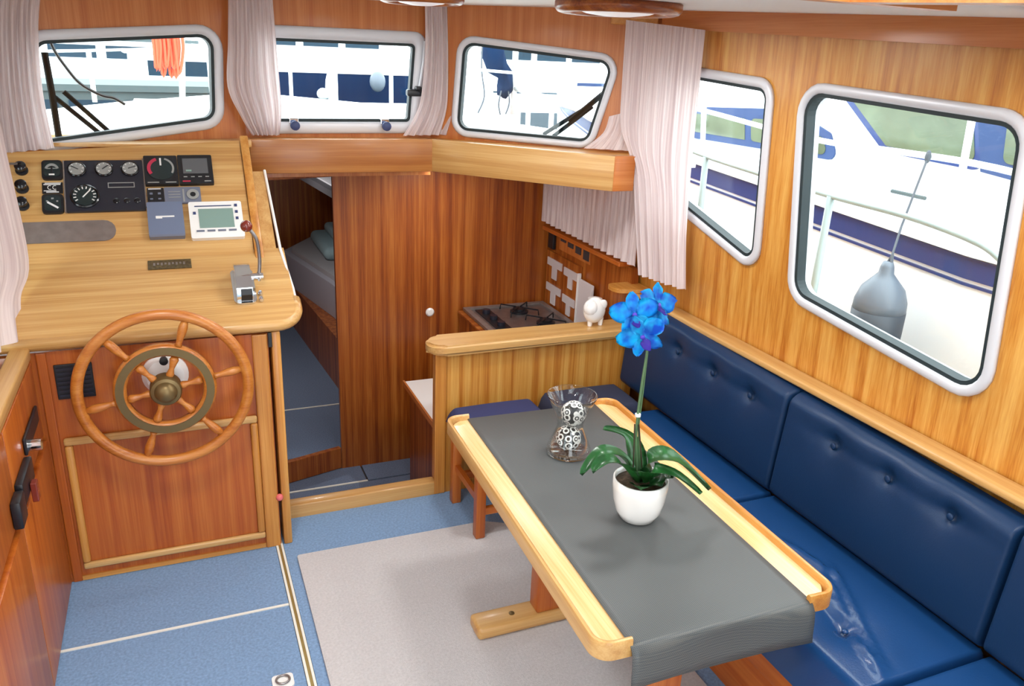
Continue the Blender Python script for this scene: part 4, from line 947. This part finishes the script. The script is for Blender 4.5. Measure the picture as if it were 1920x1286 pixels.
# ================================================================== CEILING LAMPS AND ADDED FILL LIGHTS
def dome(x, y, r, label, watts, ringm='dark_x'):
    z = zc(y)-.004*0
    t = thing('ceiling_lamp', label, 'lamp', (x, y, z), 'round ceiling lamps')
    fr = Fr((x, y, zc(y)-.012), (1, 0, 0), (0, -1, 0), (0, 0, -1)); n = 40
    c_ = lambda q: [(q*math.cos(k*2*math.pi/n), q*math.sin(k*2*math.pi/n)) for k in range(n)]
    obj('wooden_ring', ring(BM(), fr, c_(r), c_(r*.72), -.004, .028, 1), ringm, t, smooth='all')
    obj('diffuser', lathe(BM(), fr, [(r*.70, .0), (r*.66, .016), (r*.5, .026), (r*.25, .032), (0, .034)], 32), 'lamp_glass', t, smooth='all')
    ld = bpy.data.lights.new('lamp', 'AREA'); ld.shape = 'DISK'; ld.size = r*1.3; ld.energy = watts; ld.color = (1, .985, .965)
    lo = bpy.data.objects.new('lamp_light', ld); COL.objects.link(lo); lo.location = (x, y, zc(y)-.05); lo.parent = None
    lo.parent = t; lo.matrix_parent_inverse = Matrix.Translation((-x, -y, -z))
    return t
mat('lamp_glass', (235, 236, 238), .4, emit=.25)
dome(1.27, 2.27, .19, 'round ceiling lamp with wooden ring near the corner curtain', LAMP_W)
dome(.80, 2.74, .14, 'round ceiling lamp with wooden ring above the passage', LAMP_W*.45)
dome(-.05, 1.75, .17, 'added round fill lamp over the helm seat', LAMP_W)  # unseen, added to stand in for bounced flash
dome(-.35, .55, .17, 'added round fill lamp behind the helm seat', LAMP_W)  # second unseen fixture, added to fill the saloon with light
def fill_lamp(x, y, z, label, watts):  # fixture added only to brighten a dark area
    t = thing('cabin_lamp', label, 'lamp', (x, y, z)); fr = Fr((x, y, z-.001), (1, 0, 0), (0, -1, 0), (0, 0, -1))
    obj('base', lathe(BM(), fr, [(.06, 0), (.06, .01), (.05, .014)], 24), 'chrome', t, smooth=True)
    obj('diffuser', lathe(BM(), fr, [(.048, .0145), (.04, .026), (0, .032)], 24), 'lamp_glass', t, smooth='all')
    ld = bpy.data.lights.new('lamp', 'AREA'); ld.shape = 'DISK'; ld.size = .1; ld.energy = watts; ld.color = (1, .985, .965)
    lo = bpy.data.objects.new('lamp_light', ld); COL.objects.link(lo); lo.location = (x, y, z-.04); lo.parent = t; lo.matrix_parent_inverse = Matrix.Translation((-x, -y, -z))
fill_lamp(.45, 5.0, 1.364, 'added small fill lamp on the forward cabin ceiling', 5)  # added to light the cabin behind the doorway
fill_lamp(1.2, 3.66, 1.364, 'added small fill lamp under the shelf above the galley', 2)  # added to brighten the galley and its bulkhead
dome(1.55, .95, .17, 'added round fill lamp above the near end of the settee', LAMP_W)  # out of view, added as fill for the settee side

# ================================================================== OUTSIDE
wt = obj('water', box(BM(), -60, 60, -8, 90, -.62, -.6), 'water'); wt['kind'] = 'structure'; wt['label'] = 'pale harbour water between the boats'; wt['category'] = 'water'
# own boat: foredeck, side deck
fd = thing('foredeck', 'white foredeck of the own boat in front of the windshield', None, (.7, 5, 1.4), kind='structure'); fd['category'] = 'deck'
bm = BM(); prism(bm, XY, [(-1.2, 3.44), (-1.0, 3.46), (.28, 3.75), (1.14, 3.75), (2.0, 3.10), (2.2, 3.1), (2.2, 4.5), (1.7, 6.4), (.95, 7.6), (.45, 7.6), (-.3, 6.4), (-1.2, 4.5)], 1.40, 1.43)
obj('deck', bm, 'deck_white', fd)
obj('coaming', box(BM(), -.75, .20, 3.83, 3.90, 1.431, 1.465, .004), 'tan', fd)
sd = thing('side_deck', 'white side deck along the own cabin', None, (2.3, 1.5, .5), kind='structure'); sd['category'] = 'deck'
obj('deck', box(BM(), 2.03, 2.50, -2, 4.5, .30, .36), 'deck_white', sd)
# own rail outside the big window
rl = thing('boat_rail', 'white tubular deck rail with a chained post outside the big window', 'rail', (2.48, 2.2, .36))
xr = 2.48
tp_ = [at(1250, 262, x=xr), at(1320, 292, x=xr), at(1430, 328, x=xr), at(1558, 368, x=xr), at(1700, 406, x=xr), at(1815, 448, x=xr), at(1868, 480, x=xr), at(1886, 512, x=xr), at(1880, 580, x=xr), at(1850, 720, x=xr)]
obj('top_rail', tube(BM(), smooth_path(tp_, 5), .011, 8), 'rail_grey', rl, smooth='all')
for (a, c) in (((1324, 294), (1312, 420)), ((1558, 368), (1518, 572))):
    p = at(*a, x=xr); q = at(*c, x=xr); obj('stanchion', tube(BM(), [p, V(q.x, q.y, .36)], .016, 10), 'rail_grey', rl, smooth='all')
bp = at(1850, 720, x=xr); obj('stanchion', tube(BM(), [bp, V(bp.x, bp.y, .361)], .014, 10), 'rail_grey', rl, smooth='all')
ch = smooth_path([at(1888, 490, x=xr-.02), at(1880, 560, x=xr-.02), at(1862, 640, x=xr-.02), at(1850, 690, x=xr-.02)], 10)
bm = BM()
for k in range(2): tube(bm, [p+V(0, .014*math.cos(i*1.1+k*math.pi), .014*math.sin(i*1.1+k*math.pi)) for i, p in enumerate(ch)], .006, 6)
obj('chain', bm, 'canvas_grey', rl, smooth='all')

# neighbouring yacht on the right
ny = thing('motor_yacht', 'white motor yacht with navy stripe moored alongside to the right', 'boat', (4.5, 3, -.6))
xh = 3.2
def zs(y): return lerp(1.00, 1.13, (y-2.3)/2.2) if y > 2.3 else 1.0
ys = [-4+i*.8 for i in range(17)]
def xside(y): return xh+(.0 if y < 5 else .12*(y-5)**1.6)
def strip(bm, z0f, z1f, x_off=0, th=.02):
    rows = [[bm.verts.new((xside(y)+x_off+dx, y, z(y))) for (dx, z) in ((0, z0f), (0, z1f), (th, z1f), (th, z0f))] for y in ys]
    for A, B in zip(rows, rows[1:]):
        for k in range(4): bm.faces.new((A[k], A[(k+1) % 4], B[(k+1) % 4], B[k]))
    bm.faces.new(rows[0]); bm.faces.new(rows[-1]); return bm
bm = BM(); rows = [[bm.verts.new((xside(y)+dx, y, z)) for dx, z in ((.12, -.7), (.05, .2), (0, zs(y)-.05), (0.001, zs(y)+.15), (1.2, zs(y)+.15), (2.6, -.7))] for y in ys]
for A, B in zip(rows, rows[1:]):
    for k in range(6): bm.faces.new((A[k], A[(k+1) % 6], B[(k+1) % 6], B[k]))
bm.faces.new(rows[0]); bm.faces.new(rows[-1]); obj('hull', bm, 'gelcoat', ny)
obj('navy_stripe', strip(BM(), lambda y: zs(y)-.005, lambda y: zs(y)+.088, -.012, .011), 'hull_navy', ny)
obj('thin_stripe', strip(BM(), lambda y: zs(y)-.035, lambda y: zs(y)-.022, -.012, .011), 'hull_navy', ny)
obj('rub_rail', strip(BM(), lambda y: zs(y)+.10, lambda y: zs(y)+.13, -.04, .038), 'gelcoat', ny)
xc = 3.62
obj('cabin_trunk', box(BM(), xc, 5.4, -3.5, 5.6, 1.10, 2.05, .05), 'gelcoat', ny, smooth=True)
NF = Fr((xc-.002, 0, 0), (0, 1, 0), (0, 0, 1), (-1, 0, 0))
def npts(P): return ccw([(at(u, v, x=xc).y, at(u, v, x=xc).z) for u, v in P])
q = npts([(1572, 165), (1660, 285), (1845, 322), (1840, 150)]); w1 = obj('window_surround', prism(BM(), NF, rpoly(q, .04, 4), 0, .012), 'hull_navy', ny)
obj('pane', prism(BM(), NF, rpoly(inset(q, .035), .03, 4), .0125, .016), 'window_green', w1)
q = npts([(1835, 150), (1842, 322), (1990, 362), (1990, 150)]); w2 = obj('window_surround', prism(BM(), NF, q, .0, .013), 'cover_blue', ny)
q = npts([(1905, 150), (1885, 305), (2080, 350), (2080, 150)]); obj('pane', prism(BM(), NF, rpoly(q, .04, 4), .0135, .018), 'window_green', w2)
q = npts([(1300, 200), (1300, 258), (1572, 302), (1560, 250), (1490, 205)]); w3 = obj('window_surround', prism(BM(), NF, rpoly(q, .04, 4), 0, .012), 'cover_blue', ny)
q2 = npts([(1300, 212), (1300, 246), (1400, 262), (1400, 222)]); obj('pane', prism(BM(), NF, q2, .0125, .016), 'window_green', w3)
q2 = npts([(1412, 222), (1412, 264), (1556, 292), (1546, 258), (1480, 226)]); obj('pane', prism(BM(), NF, rpoly(q2, .03, 4), .0125, .016), 'window_green', w3)
xn = 3.28
for (a, c) in (((1836, 150), (1790, 405)), ((1320, 200), (1312, 330))):
    p = at(*a, x=xn); q = at(*c, x=xn); obj('stanchion', tube(BM(), [V(p.x, p.y, p.z), V(q.x, q.y, zs(q.y)+.15)], .017, 10), 'rail_white', ny, smooth='all')
obj('guard_rail', tube(BM(), smooth_path([at(1200, 182, x=xn), at(1310, 205, x=xn), at(1510, 258, x=xn), at(1690, 285, x=xn), at(1825, 306, x=xn), at(1990, 345, x=xn)], 4), .015, 8), 'rail_white', ny, smooth='all')
obj('cleat', tube(BM(), [at(1672, 358, x=xn+.1), at(1735, 372, x=xn+.1)], .010, 6), 'canvas_grey', ny)
for k, (u, v) in enumerate(((1315, 152), (1345, 152), (1378, 154), (1402, 152), (1415, 150))):
    obj('deck_fitting', sphere(BM(), at(u, v, x=4.6), .05, 10, 8, (1, 1, .6)), 'window_dark', ny)
fx = 2.98
fn = thing('boat_fender', 'grey inflatable fender hanging against the white yacht hull', 'fender', at(1640, 660, x=fx))
pt = at(1664, 500, x=fx); fr = Fr(pt, (1, 0, 0), (0, -1, 0), (0, 0, -1))
obj('body', lathe(BM(), fr, [(.0, -.025), (.022, -.022), (.03, 0), (.034, .03), (.055, .055), (.095, .10), (.115, .16), (.118, .22)], 24), 'fender', fn, smooth='all')
obj('lower_body', lathe(BM(), fr, [(.1185, .205), (.118, .30), (.115, .40), (.10, .47), (.06, .52), (.0, .53)], 24), 'fender_dark', fn, smooth='all')
obj('rope', tube(BM(), [pt+V(0, .012, .0), at(1673, 478, x=fx+.02), at(1690, 425, x=3.1), at(1738, 300, x=xn-.03)], .0055, 6), 'rope_grey', fn)
obj('rope', tube(BM(), [pt+V(0, -.02, .0), at(1673, 478, x=fx+.02)], .008, 6), 'rope_grey', fn)
obj('knot', sphere(BM(), at(1740, 294, x=xn-.025), .014, 10, 8, (1, 1, 2.2)), 'rope_grey', fn, smooth='all')

# wipers
def wiper(fr, label, pts, blade):
    t = thing('wiper', label, 'wiper', fr.p(*pts[0][0], -.07))
    for p in pts: obj('arm', tube(BM(), [fr.p(a, b_, -.08) for a, b_ in p], .009, 6), 'wiper_black', t)
    obj('blade', tube(BM(), [fr.p(a, b_, -.065) for a, b_ in blade], .012, 6), 'wiper_black', t)
G = lambda fr, *q: [on_fr(fr, *a, -.07) for a in q]
wiper(LFR, 'black windscreen wiper with two arms outside the helm window', [G(LFR, (195, 256), (100, 180)), G(LFR, (213, 254), (120, 172))], G(LFR, (83, 98), (97, 175), (110, 258)))
wiper(RFR, 'black windscreen wiper outside the right front window', [G(RFR, (1018, 252), (1105, 198)), G(RFR, (1036, 256), (1110, 200))], G(RFR, (1068, 228), (1148, 162)))
cb = tag(obj('antenna_cable', tube(BM(), smooth_path([LFR.p(*on_fr(LFR, u, v), -.12) for u, v in ((96, 62), (110, 95), (130, 125), (160, 160), (200, 182), (225, 188), (246, 200))], 5), .006, 6), 'black'), 'loose dark cable curving across the helm window outside', 'cable')
# bow rail with red rope
br = thing('bow_rail', 'white bow rail at the far end of the foredeck', 'rail', (.7, 7.0, 1.43))
P = [V(-1.1, 4.8, 1.74), V(-.45, 6.3, 1.76), V(.35, 7.4, 1.80), V(1.0, 7.4, 1.80), V(1.6, 6.3, 1.76), V(2.1, 4.8, 1.74)]
obj('top_rail', tube(BM(), smooth_path(P, 6), .009, 8), 'rail_white', br, smooth='all')
for p in P+[V(.7, 7.47, 1.80), V(1.3, 6.95, 1.79)]: obj('stanchion', tube(BM(), [V(p.x, p.y, 1.431), p], .016, 8), 'rail_white', br, smooth='all')
cr_ = thing('rope_coil', 'hanging coil of bright red rope outside the helm window', 'rope', at(300, 150, y=6.2))
rnd = random.Random(4)
for k in range(9):
    u0 = 285+k*5; u1 = u0+rnd.uniform(6, 16); yb = 6.2+rnd.uniform(-.06, .06); vb = rnd.uniform(118, 152)
    pts = [at(u0, 50, y=yb), at(u0+4, 90, y=yb), at((u0+u1)/2+4, vb, y=yb), at(u1+4, 90, y=yb), at(u1-2, 50, y=yb)]
    obj('loop', tube(BM(), smooth_path(pts, 4), .010, 6), 'rope_red', cr_, smooth='all')
obj('hook', tube(BM(), [at(295, 52, y=6.2), at(345, 49, y=6.2)], .02, 8), 'rail_white', cr_); obj('pole', tube(BM(), [V(at(340, 170, y=6.25).x, 6.28, 1.431), at(340, 20, y=6.28)], .02, 8), 'rail_white', cr_)
# mast with navy sail cover on the own deck seen through the right window
ms = thing('folding_mast', 'white deck mast with navy canvas bundle outside the right front window', 'mast', (0, 0, 0)); mp_ = at(962, 215, z=1.43); ms.location = mp_
obj('pole', tube(BM(), [V(mp_.x, mp_.y, 1.431), V(mp_.x, mp_.y, 2.35)], .022, 12), 'rail_white', ms, smooth='all')
bm = BM(); ym = mp_.y
tube(bm, [at(928, 68, y=ym), at(925, 100, y=ym), at(932, 125, y=ym), at(945, 140, y=ym), at(948, 165, y=ym), at(940, 180, y=ym)], [.07, .085, .07, .05, .06, .03], 12)
for v in bm.verts: v.co += V(rnd.uniform(-.012, .012), rnd.uniform(-.02, .02), rnd.uniform(-.012, .012))
obj('canvas_bundle', bm, 'boat_navy', ms, smooth='all')
for pts in (((905, 70), (903, 130), (908, 180), (896, 212)), ((940, 170), (935, 195), (938, 215)), ((950, 150), (955, 190), (948, 214))):
    obj('line', tube(BM(), smooth_path([at(u, v, y=ym-.03) for u, v in pts], 5), .006, 6), 'rope_grey', ms)
obj('boom', tube(BM(), [at(966, 165, y=ym), at(1090, 206, y=ym-.9)], .022, 10), 'rail_white', ms, smooth='all')

# boats farther off
def boat(label, px, y, length, width, hz, hullm, yaw=0, cabin=None, stripe=None, top=None, z0=-.6, extra=0):
    c = at(*px, y=y); o = V(c.x, y, z0)
    t = thing('moored_boat', label, 'boat', o, 'boats moored beyond the foredeck')
    ex = V(math.cos(yaw), math.sin(yaw), 0); ey = V(-math.sin(yaw), math.cos(yaw), 0); f = Fr(o, ex, ey, (0, 0, 1))
    def loft(z0_, z1_, grow0, grow1, sheer):
        bm = BM(); n = 14; rows = []
        for i in range(n+1):
            k = i/n*2-1; w_ = width/2*(1-max(0, k)**2.6)**.5 if k < .999 else .01; w_ *= 1-.18*max(0, -k)
            zt_ = z1_+sheer*max(0, k)**2
            rows.append([bm.verts.new(f.p(k*length/2*(1+.04*g), s*w_*g, z)) for (s, g, z) in ((-1, grow0, z0_), (-1, grow1, zt_), (1, grow1, zt_), (1, grow0, z0_))])
        for A, B in zip(rows, rows[1:]):
            for q in range(4): bm.faces.new((A[q], A[(q+1) % 4], B[(q+1) % 4], B[q]))
        bm.faces.new(rows[0]); bm.faces.new(rows[-1]); return bm
    obj('hull', loft(0, hz, .8, 1, .25), hullm, t, smooth=True)
    if stripe: obj('stripe', loft(hz*.78, hz*.9, 1.002, 1.012, .25), stripe, t)
    obj('gunwale', loft(hz+.001, hz+.08, 1.01, 1.02, .25), 'gelcoat', t)
    if cabin:
        cm, ch_ = cabin; L2, W2 = length*.28, width*.34
        pts = rpoly([(-L2*1.1, -W2), (L2*.8, -W2), (L2*1.15, 0), (L2*.8, W2), (-L2*1.1, W2)], .15, 3)
        cb_ = obj('cabin', prism(BM(), Fr(f.p(0, 0, hz+.081), ex, ey, (0, 0, 1)), pts, 0, ch_), cm, t, smooth=True)
        obj('roof', prism(BM(), Fr(f.p(0, 0, hz+.082+ch_), ex, ey, (0, 0, 1)), [(x*1.06, y_*1.06) for x, y_ in pts], 0, .07), top or 'gelcoat', t, smooth=True)
        for i in range(4):
            for s in (-1, 1):
                fr2 = Fr(f.p(-L2+.15+i*L2*.46, s*(W2+.002), hz+.09+ch_*.35), ex, (0, 0, 1), ey*s)
                obj('window', fbox(BM(), fr2, 0, L2*.38, 0, ch_*.45, 0, .02), 'window_dark', t)
    if extra:
        obj('mast', tube(BM(), [f.p(length*.08, 0, hz), f.p(length*.08, 0, hz+extra)], .06, 8), 'rail_white', t)
        obj('boom', tube(BM(), [f.p(length*.08, 0, hz+1.2), f.p(-length*.35, 0, hz+1.15)], .09, 8), 'boat_navy', t)
    return t
boat('navy hulled boat with white trim behind the middle window', (690, 160), 14.6, 4.6, 2.2, 2.05, 'boat_navy', R(4), None, None)
_nb = [o for o in COL.objects if o.name.startswith('moored_boat') and o.type == 'EMPTY'][-1]
for (u, v, sx, sz, mt) in ((622, 163, .10, .26, 'gelcoat'), (606, 176, .10, .09, 'gelcoat'), (708, 153, .13, .16, 'fender')):
    c = at(u, v, y=13.2); obj('hull_fender', sphere(BM(), c, 1, 12, 8, (sx, .1, sz)), mt, _nb, smooth='all')
boat('white sailing boat with a blue boom cover at the left of the helm window', (120, 150), 22, 9, 2.6, 1.7, 'gelcoat', R(-6), ('gelcoat', .6), 'boat_navy', 'canvas_grey', extra=7)
boat('white cruiser with grey canvas seen through the helm window', (215, 150), 11, 4.4, 2.0, 1.3, 'gelcoat', R(186), ('canvas_grey', .5), None, 'canvas_grey')
boat('white boat with dark windows at the right of the helm window', (400, 140), 18.2, 5, 2.2, 1.5, 'gelcoat', R(4), ('gelcoat', .6), 'boat_navy')
boat('teal hulled boat seen left through the right front window', (975, 165), 12, 2.8, 1.9, 1.45, 'hull_teal', R(-4), ('gelcoat', .5), None)
boat('white and teal boat behind the right wiper', (1060, 165), 9.9, 3.4, 1.8, 1.3, 'hull_teal', R(-5), ('gelcoat', .5), None)
boat('large white cruiser far beyond the middle window', (560, 110), 30, 11, 3.6, 2.0, 'gelcoat', R(4), ('gelcoat', 1.0), 'boat_navy', 'gelcoat')
boat('white cruiser far beyond the right front window', (1050, 105), 25, 9, 3.4, 1.9, 'gelcoat', R(-4), ('gelcoat', .9), 'cover_blue')
qy = obj('quay', box(BM(), -50, 60, 42, 52, -.6, .7), 'quay'); qy['kind'] = 'structure'; qy['label'] = 'pale quay edge across the harbour'; qy['category'] = 'quay'
